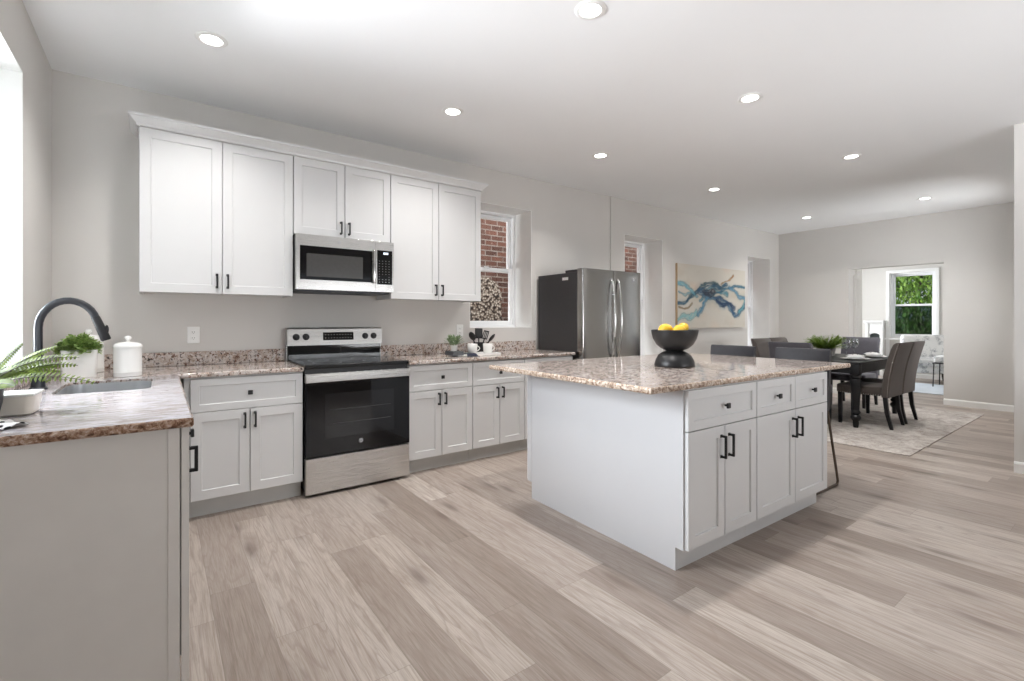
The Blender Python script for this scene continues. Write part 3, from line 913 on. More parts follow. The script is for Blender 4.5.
# ------------------------------------------------------------------ range
RX0, RX1 = 0.8095, 1.5825
rw = RX1 - RX0
RF = YW - 0.675          # front of the oven door
rg_ = thing('range', 'stainless steel electric range with black oven door against the back wall', 'stove', (RX0, RF, 0))
D = YW - .012 - RF
bm = NB()
box(bm, 0.004, .045, .05, rw - .004, D, .895, .003)
box(bm, .03, .07, 0, rw - .03, D - .03, .05)
obj('body', bm, M['fridge_side'], rg_)
bm = NB(); box(bm, 0, .018, .895, rw, D - .06, .922, .006, 3)
ck = obj('cooktop', bm, M['cooktop'], rg_, label='black glass cooktop')
for (cx, cy, r0) in ((.2, .2, .10), (.56, .2, .085), (.2, .45, .075), (.56, .45, .10)):
    bm = NB(); lathe(bm, [(r0 - .003, .9222), (r0, .9224), (r0 + .003, .9222)], 40, Matrix.Translation((cx, cy, 0)))
    obj('burner_ring', bm, M['tray_dark'], ck)
bm = NB(); box(bm, .002, .0, .277, rw - .002, .042, .80, .004)
dd = obj('oven_door', bm, M['blackglass'], rg_, label='black glass oven door')
bm = NB(); box(bm, .13, -.0012, .40, rw - .13, .002, .715, .001); obj('oven_window', bm, M['window_dark'], dd)
bm = NB()
for zz in (.50, .60): tube(bm, [(.16, -.0016, zz), (rw - .16, -.0016, zz)], .0016, 6)
obj('oven_rack', bm, M['fridge_side'], dd)
bm = NB(); box(bm, 0.0, -.012, .802, rw, .042, .848, .003)
box(bm, .002, .0, .848, rw - .002, .03, .862)
hnd = obj('door_trim', bm, M['steel'], dd, label='stainless band along the top of the oven door')
bm = NB()
for k in range(9): box(bm, .12 + k * .062, .002, .852, .165 + k * .062, .012, .8635, .001)
obj('vent_slot', bm, M['black'], dd)
bm = NB(); lathe(bm, [(0, .002), (.016, .002), (.017, 0)], 28, Matrix.Translation((rw * .5, 0, .352)) @ Matrix.Rotation(R(90), 4, 'X')); bd = obj('badge', bm, M['badge'], dd, label='small round grey badge')
bm = text_bm('GE', .017, Matrix.Translation((rw * .5, -.0024, .352)) @ Matrix.Rotation(R(90), 4, 'X'), .0004)
bm2 = NB(); lathe(bm2, [(.0135, .0022), (.0142, .0026), (.0149, .0022)], 28, Matrix.Translation((rw * .5, 0, .352)) @ Matrix.Rotation(R(90), 4, 'X')); merge(bm, bm2)
rb = obj('lettering', bm, M['black'], rg_)
bm = NB(); box(bm, .002, .002, .022, rw - .002, .045, .270, .004); obj('storage_drawer', bm, M['steel'], rg_, label='stainless storage drawer front')
bm = NB()
by = D - .075
prism(bm, [(by - .012, 1.035), (by + .004, 1.166), (by + .012, 1.178), (D, 1.178), (D, .922), (by + .03, .922), (by + .03, 1.035)], 'x', 0, rw)
bg_ = obj('backguard', bm, M['steel'], rg_, label='stainless control panel at the back')
bm = NB(); box(bm, .008, by + .01, .922, rw - .008, by + .032, 1.034, .002); obj('backguard_base', bm, M['blackglass'], rg_, label='black strip below the control panel')
tilt = Matrix.Rotation(math.atan2(.016, .133), 4, 'X')
def onpanel(x, zz): # point on the sloping control panel
    f = (zz - 1.035) / .131
    return Vector((x, by - .012 + .016 * f, zz))
for x in (.066, .140, rw - .150, rw - .076):
    bm = NB(); p = onpanel(x, 1.104)
    Mk = Matrix.Translation(p) @ Matrix.Rotation(R(90) - math.atan2(.016, .133), 4, 'X')
    lathe(bm, [(0, .026), (.017, .026), (.020, .022), (.021, .006), (.026, .004), (.027, 0), (0, 0)], 24, Mk)
    box(bm, -.004, -.02, .024, .004, .02, .032, .002, 2, Mk)
    obj('control_knob', bm, M['black'], rg_, smooth=40, label='black round control knob')
bm = NB(); p = onpanel(rw / 2 + .01, 1.106)
Mk = Matrix.Translation(p) @ tilt.inverted()
box(bm, -.125, -.003, -.033, .125, .004, .033, .002, 2, Mk)
dp = obj('control_display', bm, M['blackglass'], rg_, label='black touch display')
k0 = None
for j in range(2):
    for k in range(10):
        x = -.105 + k * .0232; zz = .012 - j * .026
        bm = NB(); box(bm, x - .005, -.0037, zz - .0025, x + .005, -.0028, zz + .0025, 0, 2, Mk)
        obj('touch_key', bm, M['legend'], dp)

# ------------------------------------------------------------------ microwave
MX0, MX1 = 0.808, 1.565
mw = MX1 - MX0
MY = YW - .40
mwv = thing('microwave', 'stainless steel over-the-range microwave under the short wall cabinet', 'microwave', (MX0, MY, 1.455))
mh = 1.885 - 1.455
MD = YW - .004 - MY
bm = NB(); box(bm, .004, .038, .012, mw - .004, MD, mh, .003); obj('body', bm, M['fridge_side'], mwv, label='dark grey case')
bm = NB(); box(bm, .02, .05, .0, mw - .02, MD - .02, .012); box(bm, .05, .12, -.004, .23, .25, .0); box(bm, mw - .23, .12, -.004, mw - .05, .25, 0)
obj('underside_grille', bm, M['tray_dark'], mwv)
xs = mw * .795
bm = NB(); box(bm, 0, 0, .014, xs - .0015, .037, mh - .003, .001); dr_ = obj('door', bm, M['steel'], mwv, label='stainless microwave door')
bm = NB(); box(bm, .026, -.0015, .088, xs - .030, .004, mh - .088, .002); wn = obj('door_glass', bm, M['blackglass'], dr_, label='black glass door window')
bm = NB(); box(bm, .072, -.0025, .112, xs - .105, .002, mh - .145, .001); obj('viewing_window', bm, M['mw_window'], wn)
bm = NB()
box(bm, xs - .030, -.032, .080, xs - .006, -.020, mh - .080, .004, 3)
for zz in (.095, mh - .095): box(bm, xs - .026, -.021, zz - .012, xs - .010, .0005, zz + .012, .002)
obj('handle', bm, M['steel_v'], dr_, smooth=50)
bm = NB(); box(bm, xs, 0, .014, mw, .037, mh - .003, .001); kp = obj('control_panel', bm, M['steel'], mwv)
bm = NB(); box(bm, xs + .012, -.0015, .075, mw - .014, .003, mh - .075, .002); kg = obj('keypad', bm, M['blackglass'], mwv, label='black keypad')
for j in range(9):
    for k in range(4):
        if j in (2,) and k in (1, 2): continue
        xx = xs + .030 + k * .0275; zz = .095 + j * .0215
        bm = NB(); box(bm, xx - .0035, -.0022, zz - .002, xx + .0035, -.0014, zz + .002)
        obj('key', bm, M['legend'], kg)
bm = NB(); box(bm, xs + .065, -.0022, mh - .108, xs + .105, -.0014, mh - .092); obj('clock_display', bm, M['led'], kg)
bm = NB(); lathe(bm, [(0, .0015), (.012, .0015), (.013, 0)], 24, Matrix.Translation((xs * .52, 0, mh - .043)) @ Matrix.Rotation(R(90), 4, 'X')); obj('badge', bm, M['badge'], dr_)

# ------------------------------------------------------------------ refrigerator
FX0, FX1, FF = 3.432, 4.340, 3.43
fw = FX1 - FX0
fr = thing('refrigerator', 'stainless french door refrigerator with dark grey side at the end of the counter', 'refrigerator', (FX0, FF, 0))
FD = 4.135 - FF
bm = NB(); box(bm, 0, .085, .03, fw, FD, 1.735, .006); box(bm, .05, .12, 0, fw - .05, FD - .05, .03)
obj('case', bm, M['fridge_side'], fr, label='charcoal grey case')
bm = NB(); box(bm, .0, .10, 1.735, fw, .26, 1.762, .004); obj('hinge_cover', bm, M['fridge_side'], fr)
bm = NB(); box(bm, -.0012, .215, 1.660, .001, .305, 1.690, 0); obj('energy_sticker', bm, M['plate'], fr, label='small white sticker on the side')
hz = .735
def fdoor(name, x0, x1, z0, z1):
    bm = NB()
    prof = [(x0, .078), (x0, .012)] + [(x0 + .012 * (1 - math.cos(a)), .012 - .012 * math.sin(a)) for a in (R(30), R(60), R(90))]
    n = 8
    for k in range(1, n):
        u = k / n; prof.append((x0 + .012 + (x1 - x0 - .024) * u, -.006 * math.sin(PI * u)))
    prof += [(x1 - .012 * (1 - math.cos(a)), .012 - .012 * math.sin(a)) for a in (R(90), R(60), R(30))] + [(x1, .012), (x1, .078)]
    prism(bm, prof, 'z', z0, z1)
    return obj(name, bm, M['steel_v'], fr, smooth=40)
cxm = fw / 2 + .015
dl = fdoor('door', 0.0, cxm - .003, hz + .008, 1.768); dr2 = fdoor('door', cxm + .003, fw, hz + .008, 1.768)
fz = fdoor('freezer_drawer', 0, fw, .06, hz)
def bow(x):
    bm = NB(); pts = []
    for k in range(15):
        u = k / 14; pts.append((x, -.004 - .055 * math.sin(PI * u) ** .55, .83 + u * .845))
    tube(bm, pts, .0125, 12); return bm
obj('handle', bow(cxm - .05), M['chrome'], dl, smooth=50); obj('handle', bow(cxm + .05), M['chrome'], dr2, smooth=50)
bm = NB()
tube(bm, [(.08, -.004, .665), (.10, -.05, .665), (fw / 2, -.062, .665), (fw - .10, -.05, .665), (fw - .08, -.004, .665)], .0125, 12)
obj('handle', bm, M['chrome'], fz, smooth=50)
bm = NB(); lathe(bm, [(0, .003), (.014, .003), (.015, 0)], 24, Matrix.Translation((fw - .13, -.004, 1.685)) @ Matrix.Rotation(R(90), 4, 'X')); obj('badge', bm, M['badge'], dr2)

# ------------------------------------------------------------------ outlets
def outlet(label, x, z):
    r = thing('wall_outlet', label, 'outlet', (x, YW, z), 0, 'wall outlets above the counter')
    bm = NB(); box(bm, -.038, -.006, -.060, .038, -.0003, .060, .003); obj('cover_plate', bm, M['plate'], r)
    for s in (-1, 1):
        bm = NB(); box(bm, -.017, -.008, s * .021 - .015, .017, -.005, s * .021 + .015, .003); q = obj('socket', bm, M['plate'], r)
        bm = NB()
        for a in (-.007, .007): box(bm, a - .0012, -.0086, s * .021 - .004, a + .0012, -.0078, s * .021 + .006)
        lathe(bm, [(0, .0003), (.0022, 0)], 10, Matrix.Translation((0, -.0081, s * .021 - .009)) @ Matrix.Rotation(R(90), 4, 'X'))
        obj('slot', bm, M['slot'], q)
outlet('white double wall outlet left of the stove', .198, 1.131)
outlet('white wall outlet behind the little plant on the tray', 2.428, 1.135)

# ------------------------------------------------------------------ ceiling lights
rows = [(0.237, 3.18, 'white recessed ceiling light above the sink corner, left of the wall cabinets'),
        (1.795, 3.18, 'white recessed ceiling light in front of the wall cabinets, above the stove'),
        (3.42, 3.18, 'white recessed ceiling light above the refrigerator front'),
        (5.41, 3.18, 'white recessed ceiling light over the painting, second from the far wall in its row'),
        (8.05, 3.20, 'white recessed ceiling light nearest the far corner, left of the far wall opening'),
        (1.775, 1.72, 'white recessed ceiling light cut by the top edge of the photo'),
        (3.395, 1.72, 'white recessed ceiling light above the bar stool end of the island'),
        (5.40, 1.75, 'white recessed ceiling light between the island and the dining table'),
        (8.02, 1.78, 'white recessed ceiling light above the dining table, nearest the right side of the far wall')]
def downlight():
    r = thing('ceiling_light', 'x', 'ceiling light', (0, 0, ZC), 0, 'recessed ceiling lights')
    bm = NB(); lathe(bm, [(.052, -.002), (.056, -.007), (.070, -.007), (.079, -.003), (.081, 0)], 36); obj('trim_ring', bm, M['trim'], r, smooth=40)
    bm = NB(); lathe(bm, [(0, -.0055), (.034, -.005), (.052, -.002)], 36); obj('lens', bm, M['lens'], r, smooth=60, label='glowing round lens')
    return r
L0 = downlight()
lamp = bpy.data.lights.new('downlight_lamp', 'AREA'); lamp.shape = 'DISK'; lamp.size = .10; lamp.energy = LIGHT_W; lamp.color = (1, .98, .955); lamp.spread = R(124)
for i, (x, y, lb) in enumerate(rows):
    if i == 0: o = L0; o.location = (x, y, ZC); o['label'] = lb
    else: o = dup(L0, (x, y, ZC), 0, lb)
for i, (x, y, lb) in enumerate(rows):
    lo = bpy.data.objects.new('downlight_lamp', lamp); C.objects.link(lo); lo.location = (x, y, ZC - .009)

# ------------------------------------------------------------------ plants
def leaf_face(bm, p, d, up, L, Wd, bend=0.0, n=3):
    """one pointed leaf from p along d"""
    d = d.normalized(); s = d.cross(up)
    if s.length < 1e-4: s = d.cross(Vector((1, 0, 0)))
    s.normalize(); nn = s.cross(d)
    prev = None
    for k in range(n + 1):
        u = k / n; w = Wd * math.sin(PI * min(1, .12 + .88 * u)) * .5 if k < n else 0
        c = p + d * (L * u) - nn * (bend * L * u * u)
        if k == n: cur = [bm.verts.new(c)]
        else: cur = [bm.verts.new(c - s * w), bm.verts.new(c + s * w)]
        if prev:
            if len(cur) == 2: bm.faces.new((prev[0], prev[1], cur[1], cur[0]))
            else: bm.faces.new((prev[0], prev[1], cur[0]))
        prev = cur

def bushy(bm, rg, n, rad, h, z0, L, Wd):
    for k in range(n):
        a = rg.random() * 2 * PI; rr = rad * math.sqrt(rg.random()); el = rg.random()
        zz = z0 + h * el * (1 - .55 * (rr / rad) ** 2)
        p = Vector((math.cos(a) * rr, math.sin(a) * rr, zz))
        d = Vector((math.cos(a) * (.4 + rr / rad), math.sin(a) * (.4 + rr / rad), .35 + .8 * rg.random() - .5 * rr / rad))
        d += Vector((rg.random() - .5, rg.random() - .5, rg.random() - .5)) * .9
        leaf_face(bm, p, d, Vector((rg.random() - .5, rg.random() - .5, 1)), L * (.7 + .6 * rg.random()), Wd * (.7 + .6 * rg.random()), .3 * rg.random())

# boxwood plant in the white square pot
pp = thing('potted_plant', 'small round-leaved green plant in a white square pot beside the sink', 'plant', (-.375, 3.70, CT), R(8))
bm = NB()
hw, hh = .080, .155
for A0, A1, z0, z1 in ((hw * .94, hw, 0, hh),):
    rings = []
    for (s, zz) in ((A0, 0), (A1, z1), (A1 - .008, z1), (A1 - .012, z1 - .03)):
        rings.append([bm.verts.new((x, y, zz)) for x, y in rrect(-s, -s, s, s, .02, 4)])
    for A, B in zip(rings[:-1], rings[1:]):
        for i in range(len(A)): bm.faces.new((A[i], A[(i + 1) % len(A)], B[(i + 1) % len(A)], B[i]))
    bm.faces.new(rings[0])
obj('pot', bm, M['white_cer'], pp, smooth=40, label='white square pot')
bm = NB(); lathe(bm, [(0, .132), (.066, .130)], 16); obj('soil', bm, M['soil'], pp)
bm = NB(); bushy(bm, random.Random(5), 1150, .086, .100, hh - .02, .025, .024); obj('foliage', bm, M['leaf'], pp)

# canisters
def canister(label, loc, r=.066, h=.165):
    c = thing('canister', label, 'canister', loc, 0, 'white lidded canisters')
    bm = NB(); lathe(bm, [(0, 0), (r - .004, 0), (r, .004), (r, .022), (r + .0015, .026), (r, .030), (r, h * .92), (r, h), (r - .004, h), (r - .006, h - .01), (0, h - .01)], 40); obj('jar', bm, M['white_cer'], c, smooth=40)
    bm = NB(); lathe(bm, [(0, h + .001), (r + .002, h + .001), (r + .002, h + .010), (r - .004, h + .022), (r - .022, h + .031), (.018, h + .034), (.010, h + .036), (.009, h + .042), (.016, h + .050), (.018, h + .058), (.013, h + .067), (0, h + .070)], 40); obj('lid', bm, M['white_cer'], c, smooth=50)
    return c
canister('white lidded canister standing in front of the granite backsplash, right of the plant', (-.148, 3.555, CT))
canister('white lidded canister hidden behind the square potted plant', (-.355, 3.945, CT), .075, .20)

# fern
fe = thing('potted_fern', 'green fern with long arching fronds at the left edge', 'fern', (-.468, 2.205, CT))
bm = NB(); lathe(bm, [(0, 0), (.05, 0), (.062, .06), (.066, .105), (.060, .105), (.055, .085), (0, .085)], 28); obj('pot', bm, M['black'], fe, smooth=40, label='dark round pot')
bm = NB(); st = NB()
rg = random.Random(11)
cR, cU = Vector((math.cos(TH), -math.sin(TH), 0)), Vector((0, 0, 1))
cF = Vector((math.sin(TH), math.cos(TH), 0))
fr_specs = []   # control point and tip of each arching frond: (right, up, away)
for k in range(4):
    a = R(5 + 70 * rg.random()); L = .14 + .08 * rg.random()
    fr_specs.append(((math.cos(a) * L * .4, .09 + .06 * rg.random(), math.sin(a) * L * .4), (math.cos(a) * L, .03 + .10 * rg.random(), math.sin(a) * L)))
fr_specs += [((.13, .135, .02), (.285, .115, .05)), ((.16, .100, .0), (.372, .035, .02)), ((.09, .115, .04), (.195, .150, .07)), ((.06, .10, .01), (.135, .165, .02)),
             ((.10, .06, -.02), (.17, .035, -.04)), ((.12, .115, .05), (.235, .085, .10)), ((.04, .1, .06), (.09, .13, .14))]
for c_, t_ in fr_specs:
    base = Vector((0, 0, .088)); prev = None; pts = []
    W_ = lambda q: base + cR * q[0] + Vector((0, 0, q[1])) + cF * q[2]
    P1, P2 = W_(c_), W_(t_)
    N = 26
    for k in range(N + 1):
        u = k / N; pts.append(base * (1 - u) ** 2 + P1 * (2 * u * (1 - u)) + P2 * u * u)
    tube(st, pts[::2], [.0022 - .0014 * i / 14 for i in range(len(pts[::2]))], 5)
    for k in range(2, N):
        u = k / N; t = (pts[k + 1] - pts[k - 1]).normalized(); side = t.cross(Vector((0, 0, .55)) - cF * .85).normalized()
        ln = .022 * math.sin(PI * (.12 + .83 * u)) ** .8
        for s in (-1, 1):
            leaf_face(bm, pts[k], side * s + t * .35 + Vector((0, 0, -.12)), Vector((0, 0, .55)) - cF * .85, ln, .0085, .15, 2)
fo = obj('foliage', bm, M['fern'], fe)
obj('stem', st, M['stem'], fe, smooth=60)
bm = NB(); lathe(bm, [(0, .086), (.055, .084)], 20); obj('soil', bm, M['soil'], fe)

# cream square dish
di = thing('square_dish', 'cream ceramic square dish with white lid in front of the faucet', 'dish', (-.405, 2.34, CT), R(-3))
bm = NB(); rings = []
for s, zz, r in ((.050, 0, .02), (.057, .006, .02), (.063, .045, .022), (.064, .066, .022), (.058, .066, .02), (.054, .012, .02)):
    rings.append([bm.verts.new((x, y, zz)) for x, y in rrect(-s, -s, s, s, r, 5)])
for A, B in zip(rings[:-1], rings[1:]):
    for i in range(len(A)): bm.faces.new((A[i], A[(i + 1) % len(A)], B[(i + 1) % len(A)], B[i]))
bm.faces.new(rings[0]); bm.faces.new(rings[-1])
obj('bowl', bm, M['cream_cer'], di, smooth=40)
bm = NB(); box(bm, -.067, -.067, .0665, .067, .067, .076, .004); obj('lid', bm, M['white_cer'], di, label='flat white lid')

# black dotted cloth at the counter edge
bm = NB(); n = 14
g = [[bm.verts.new((.11 * (i / n - .5), .11 * (j / n - .5), .007 + .006 * math.sin(i * .7 + j * .4) + .0008 * math.cos(j * 1.3))) for j in range(n + 1)] for i in range(n + 1)]
for i in range(n):
    for j in range(n): bm.faces.new((g[i][j], g[i + 1][j], g[i + 1][j + 1], g[i][j + 1]))
ex = bmesh.ops.extrude_face_region(bm, geom=list(bm.faces))
for v in [v for v in ex['geom'] if isinstance(v, bmesh.types.BMVert)]: v.co.z += .003
cl = obj('cloth_napkin', bm, M['dots'], smooth=60); cl.location = (-.400, 2.065, CT); cl.rotation_euler = (0, 0, R(40))
setp(cl, 'white cloth with black dots at the left edge of the counter', 'napkin')

# ------------------------------------------------------------------ tray group on the back counter
tx, ty = 2.27, 3.78
ty_ = thing('serving_tray', 'long white tray holding two mugs beside the stove', 'tray', (2.365, 3.78, CT), R(-2))
bm = NB(); box(bm, -.23, -.10, 0, .23, .10, .012, .003)
for a, b, c, d in ((-.23, -.10, .23, -.088), (-.23, .088, .23, .10), (-.23, -.088, -.218, .088), (.218, -.088, .23, .088)):
    box(bm, a, b, .011, c, d, .020, .003)
obj('tray_body', bm, M['tray'], ty_)
TZ = CT + .0125
bk = thing('book', 'dark grey book lying flat under the little plant', 'book', (2.125, 3.735, TZ), R(0))
bm = NB(); box(bm, -.052, -.075, 0, .052, .075, .003, .001); box(bm, -.052, -.075, .033, .052, .075, .036, .001); box(bm, -.052, -.075, .003, -.049, .075, .033); box(bm, -.049, -.075, .003, .052, -.0725, .033)
obj('cover', bm, M['tray_dark'], bk)
bm = NB(); box(bm, -.048, -.072, .0031, .050, .072, .0329); obj('pages', bm, M['linen'], bk)
p2 = thing('potted_plant', 'tiny grey-green plant in a small white pot standing on the dark grey book', 'plant', (2.132, 3.757, TZ + .0365))
bm = NB(); lathe(bm, [(0, 0), (.026, 0), (.032, .05), (.028, .05), (.026, .04), (0, .04)], 24); obj('pot', bm, M['white_cer'], p2, smooth=40)
bm = NB(); rg = random.Random(2)
for k in range(210):
    a = rg.random() * 6.28; el = rg.random()
    d = Vector((math.cos(a) * (1 - .6 * el), math.sin(a) * (1 - .6 * el), .25 + 1.2 * el))
    p = Vector((math.cos(a) * .02 * rg.random(), math.sin(a) * .02 * rg.random(), .042)) + d.normalized() * (.085 * rg.random() ** .7)
    leaf_face(bm, p, d + Vector((rg.random() - .5, rg.random() - .5, 0)) * .8, Vector((0, 0, 1)), .040, .013, .2, 2)
obj('foliage', bm, M['sage'], p2)
def mug(label, loc, rz):
    m = thing('mug', label, 'mug', loc, rz, 'white mugs on the tray')
    bm = NB(); lathe(bm, [(0, 0), (.036, 0), (.041, .004), (.047, .088), (.045, .090), (.043, .087), (.037, .008), (0, .006)], 32); obj('cup', bm, M['white_cer'], m, smooth=50)
    bm = NB(); tube(bm, [(.043 + .030 * math.sin(PI * k / 10), 0, .072 - .052 * k / 10) for k in range(11)], .0048, 10); obj('handle', bm, M['white_cer'], m, smooth=60)
    return m
mug('white mug standing on the navy napkin at the middle of the tray', (2.315, 3.735, TZ + .0065), R(-8))
mug('white mug at the right end of the tray', (2.520, 3.79, TZ), R(-8))
bm = NB(); n = 16
g = []
for i in range(n + 1):
    row_ = []
    for j in range(n + 1):
        y = -.155 + .20 * j / n; x = (i / n - .5) * (.10 + .02 * math.cos(j * .5))
        zz = .004 + .0012 * math.sin(i * 1.4)
        if y < -.060: zz = .0105 + .0010 * math.sin(i * 1.4)
        if y < -.102: zz = .0105 - min(1, (-.102 - y) / .03) * .0215 + .0008 * math.sin(i)
        row_.append(bm.verts.new((x, y, zz)))
    g.append(row_)
for i in range(n):
    for j in range(n): bm.faces.new((g[i][j], g[i + 1][j], g[i + 1][j + 1], g[i][j + 1]))
nk = obj('napkin', bm, M['navy'], smooth=60); nk.location = (2.268, 3.775, TZ); nk.rotation_euler = (0, 0, R(-2))
sm_ = nk.modifiers.new('thickness', 'SOLIDIFY'); sm_.thickness = .0025
setp(nk, 'navy cloth napkin draped over the front of the white tray', 'napkin')
# crock of black kitchen tools behind the mugs
cr = thing('utensil_crock', 'black crock behind the mugs holding black kitchen tools', 'crock', (2.545, 3.985, CT))
bm = NB(); lathe(bm, [(0, 0), (.05, 0), (.056, .006), (.056, .105), (.052, .105), (.050, .01), (0, .008)], 28); obj('crock_body', bm, M['blackplastic'], cr, smooth=40)
def utensil(label, ang, lean, head):
    r = thing('cooking_utensil', label, 'utensil', (2.545 + .02 * math.cos(ang), 3.985 + .02 * math.sin(ang), CT + .012), 0, 'black kitchen tools in the crock')
    d = Vector((math.cos(ang) * lean, math.sin(ang) * lean, 1)).normalized()
    bm = NB(); tube(bm, [(0, 0, 0), d * .1, d * .145], [.0065, .006, .007], 10); obj('handle', bm, M['blackplastic'], r, smooth=50)
    bm = NB(); q = d.to_track_quat('Z', 'Y').to_matrix().to_4x4()
    Mh = Matrix.Translation(d * .18) @ q @ Matrix.Rotation(R(30 * math.cos(ang)), 4, 'Z')
    if head == 0: ball(bm, d * .18, .050, 2, (.8, .3, 1.0), 0, q)
    elif head == 1: box(bm, -.040, -.004, -.048, .040, .004, .055, .004, 2, Mh)
    else:
        for k in range(4): box(bm, -.028 + k * .016, -.003, -.04, -.020 + k * .016, .003, .04, .002, 2, Mh)
        box(bm, -.028, -.003, -.045, .028, .003, -.034, .002, 2, Mh); box(bm, -.028, -.003, .034, .028, .003, .045, .002, 2, Mh)
    obj('head', bm, M['blackplastic'], r, smooth=50)
utensil('black spoon leaning left in the crock', R(200), .55, 0)
utensil('black flat turner standing upright in the crock', R(60), .12, 1)
utensil('black slotted turner leaning right in the crock', R(10), .42, 2)
utensil('black ladle leaning far right in the crock', R(-50), .80, 0)

# ------------------------------------------------------------------ bowl and lemons on the island
bx, by_ = 2.755, 1.90
BS = 0.935
bo = thing('pedestal_bowl', 'black hourglass pedestal bowl of lemons on the island', 'bowl', (bx, by_, CTI))
bm = NB()
lathe(bm, [(0, .0), (.134, .0), (.138, .004), (.137, .02), (.130, .048), (.112, .078), (.088, .098), (.062, .109), (.056, .112)], 48, Matrix.Scale(BS, 4))
obj('pedestal', bm, M['bowl'], bo, smooth=50)
bm = NB()
pro = [(.056, .112), (.066, .116), (.096, .130), (.126, .156), (.148, .196), (.158, .236), (.161, .258), (.157, .260), (.152, .240), (.140, .198), (.118, .162), (.088, .138), (0, .126)]
lathe(bm, pro, 48, Matrix.Scale(BS, 4)); obj('bowl_top', bm, M['bowl'], bo, smooth=50)
def lemon_bm():
    bm = NB()
    pr = []
    for k in range(17):
        t = PI * k / 16; z = -math.cos(t) * .042; r = math.sin(t) * .033
        if k in (0, 16): r = 0; z *= 1.12
        if k in (1, 15): r = .008; z *= 1.06
        pr.append((r, z))
    lathe(bm, pr, 24); return bm
lem = None
for lx, ly, lz, rx, rz, lb in ((-.085, .020, .268, 75, 20, 'yellow lemon at the left side of the black bowl, resting highest'),
                               (-.040, -.065, .262, 80, 70, 'yellow lemon at the front of the black bowl between two others'),
                               (.070, -.025, .276, 85, 100, 'yellow lemon at the right side of the black bowl'),
                               (.005, .065, .252, 80, 40, 'yellow lemon at the back of the black bowl'),
                               (.0, .0, .195, 85, 10, 'yellow lemon beneath the other lemons in the bowl')):
    if lem is None: lem = obj('lemon', lemon_bm(), M['lemon'], smooth=60); o = lem
    else: o = lem.copy(); C.objects.link(o)
    o.location = (bx + lx * BS, by_ + ly * BS, CTI + lz * BS); o.rotation_euler = (R(rx), 0, R(rz))
    setp(o, lb, 'lemon', 'lemons in the black bowl')

# ------------------------------------------------------------------ bar stools
def bar_stool(label, loc, rz):
    r = thing('bar_stool', label, 'stool', loc, rz, 'black bar stools at the island end')
    bm = NB(); box(bm, -.195, -.185, .585, .195, .20, .655, .022, 3); obj('seat', bm, M['leather'], r, smooth=40)
    bm = NB(); rings = []
    NX = 14
    for zz, ti, yo in ((.555, 0.012, -.185), (.57, .02, -.188), (.80, .022, -.205), (1.0, .018, -.222), (1.015, .01, -.224)):
        f, b = [], []
        for k in range(NX + 1):
            x = -.200 + .400 * k / NX; cv = .030 * (abs(x) / .2) ** 3
            f.append((x, yo + ti + cv, zz)); b.append((x, yo - ti + cv, zz))
        rings.append([bm.verts.new(p) for p in f + b[::-1]])
    m = len(rings[0])
    for A, B in zip(rings[:-1], rings[1:]):
        for i in range(m): bm.faces.new((A[i], A[(i + 1) % m], B[(i + 1) % m], B[i]))
    bm.faces.new(rings[0]); bm.faces.new(rings[-1])
    bk_ = obj('backrest', bm, M['leather'], r, smooth=50)
    for s in (-1, 1):
        bm = NB()
        pts = [(s * .18, -.17, .60), (s * .245, -.20, .03), (s * .245, -.185, .011), (s * .245, -.16, .009), (s * .245, .20, .009), (s * .245, .235, .011), (s * .243, .25, .03), (s * .18, .17, .60)]
        tube(bm, pts, .009, 10); obj('leg_frame', bm, M['bronze'], r, smooth=50, label='dark bronze sled leg frame')
    bm = NB(); tube(bm, [(-.222, .228, .22), (.222, .228, .22)], .008, 10); obj('footrest', bm, M['bronze'], r, smooth=50)
    return r
s1 = bar_stool('black leather bar stool at the island end, the nearer of the two', (3.905, 1.665, 0), R(90) + IA)
dup(s1, (3.885, 2.225, 0), R(90) + IA, 'black leather bar stool at the island end, the one closer to the refrigerator')

# ------------------------------------------------------------------ painting
PX0, PX1, PZ0, PZ1 = 6.035, 7.945, 1.122, 2.070
pw, ph = PX1 - PX0, PZ1 - PZ0
pt = thing('painting', 'abstract painting of blue and teal swirls on cream canvas on the wall', 'painting', (PX0, YD, PZ0))
bm = NB(); box(bm, 0, -.036, 0, pw, -.0005, ph, .002); obj('stretcher', bm, M['canvas_edge'], pt)
bm = NB(); col_l = bm.loops.layers.float_color.new('paint')
nx, ny = 200, 110
g = [[bm.verts.new((pw * i / nx, -.0368, ph * j / ny)) for j in range(ny + 1)] for i in range(nx + 1)]
def seg(p, pts):
    best = 9; bu = 0
    for k in range(len(pts) - 1):
        a, b = pts[k], pts[k + 1]; dx, dy = b[0] - a[0], b[1] - a[1]
        t = max(0, min(1, ((p[0] - a[0]) * dx + (p[1] - a[1]) * dy) / (dx * dx + dy * dy)))
        d = math.hypot(p[0] - a[0] - t * dx, p[1] - a[1] - t * dy)
        if d < best: best = d; bu = (k + t) / (len(pts) - 1)
    return best, bu
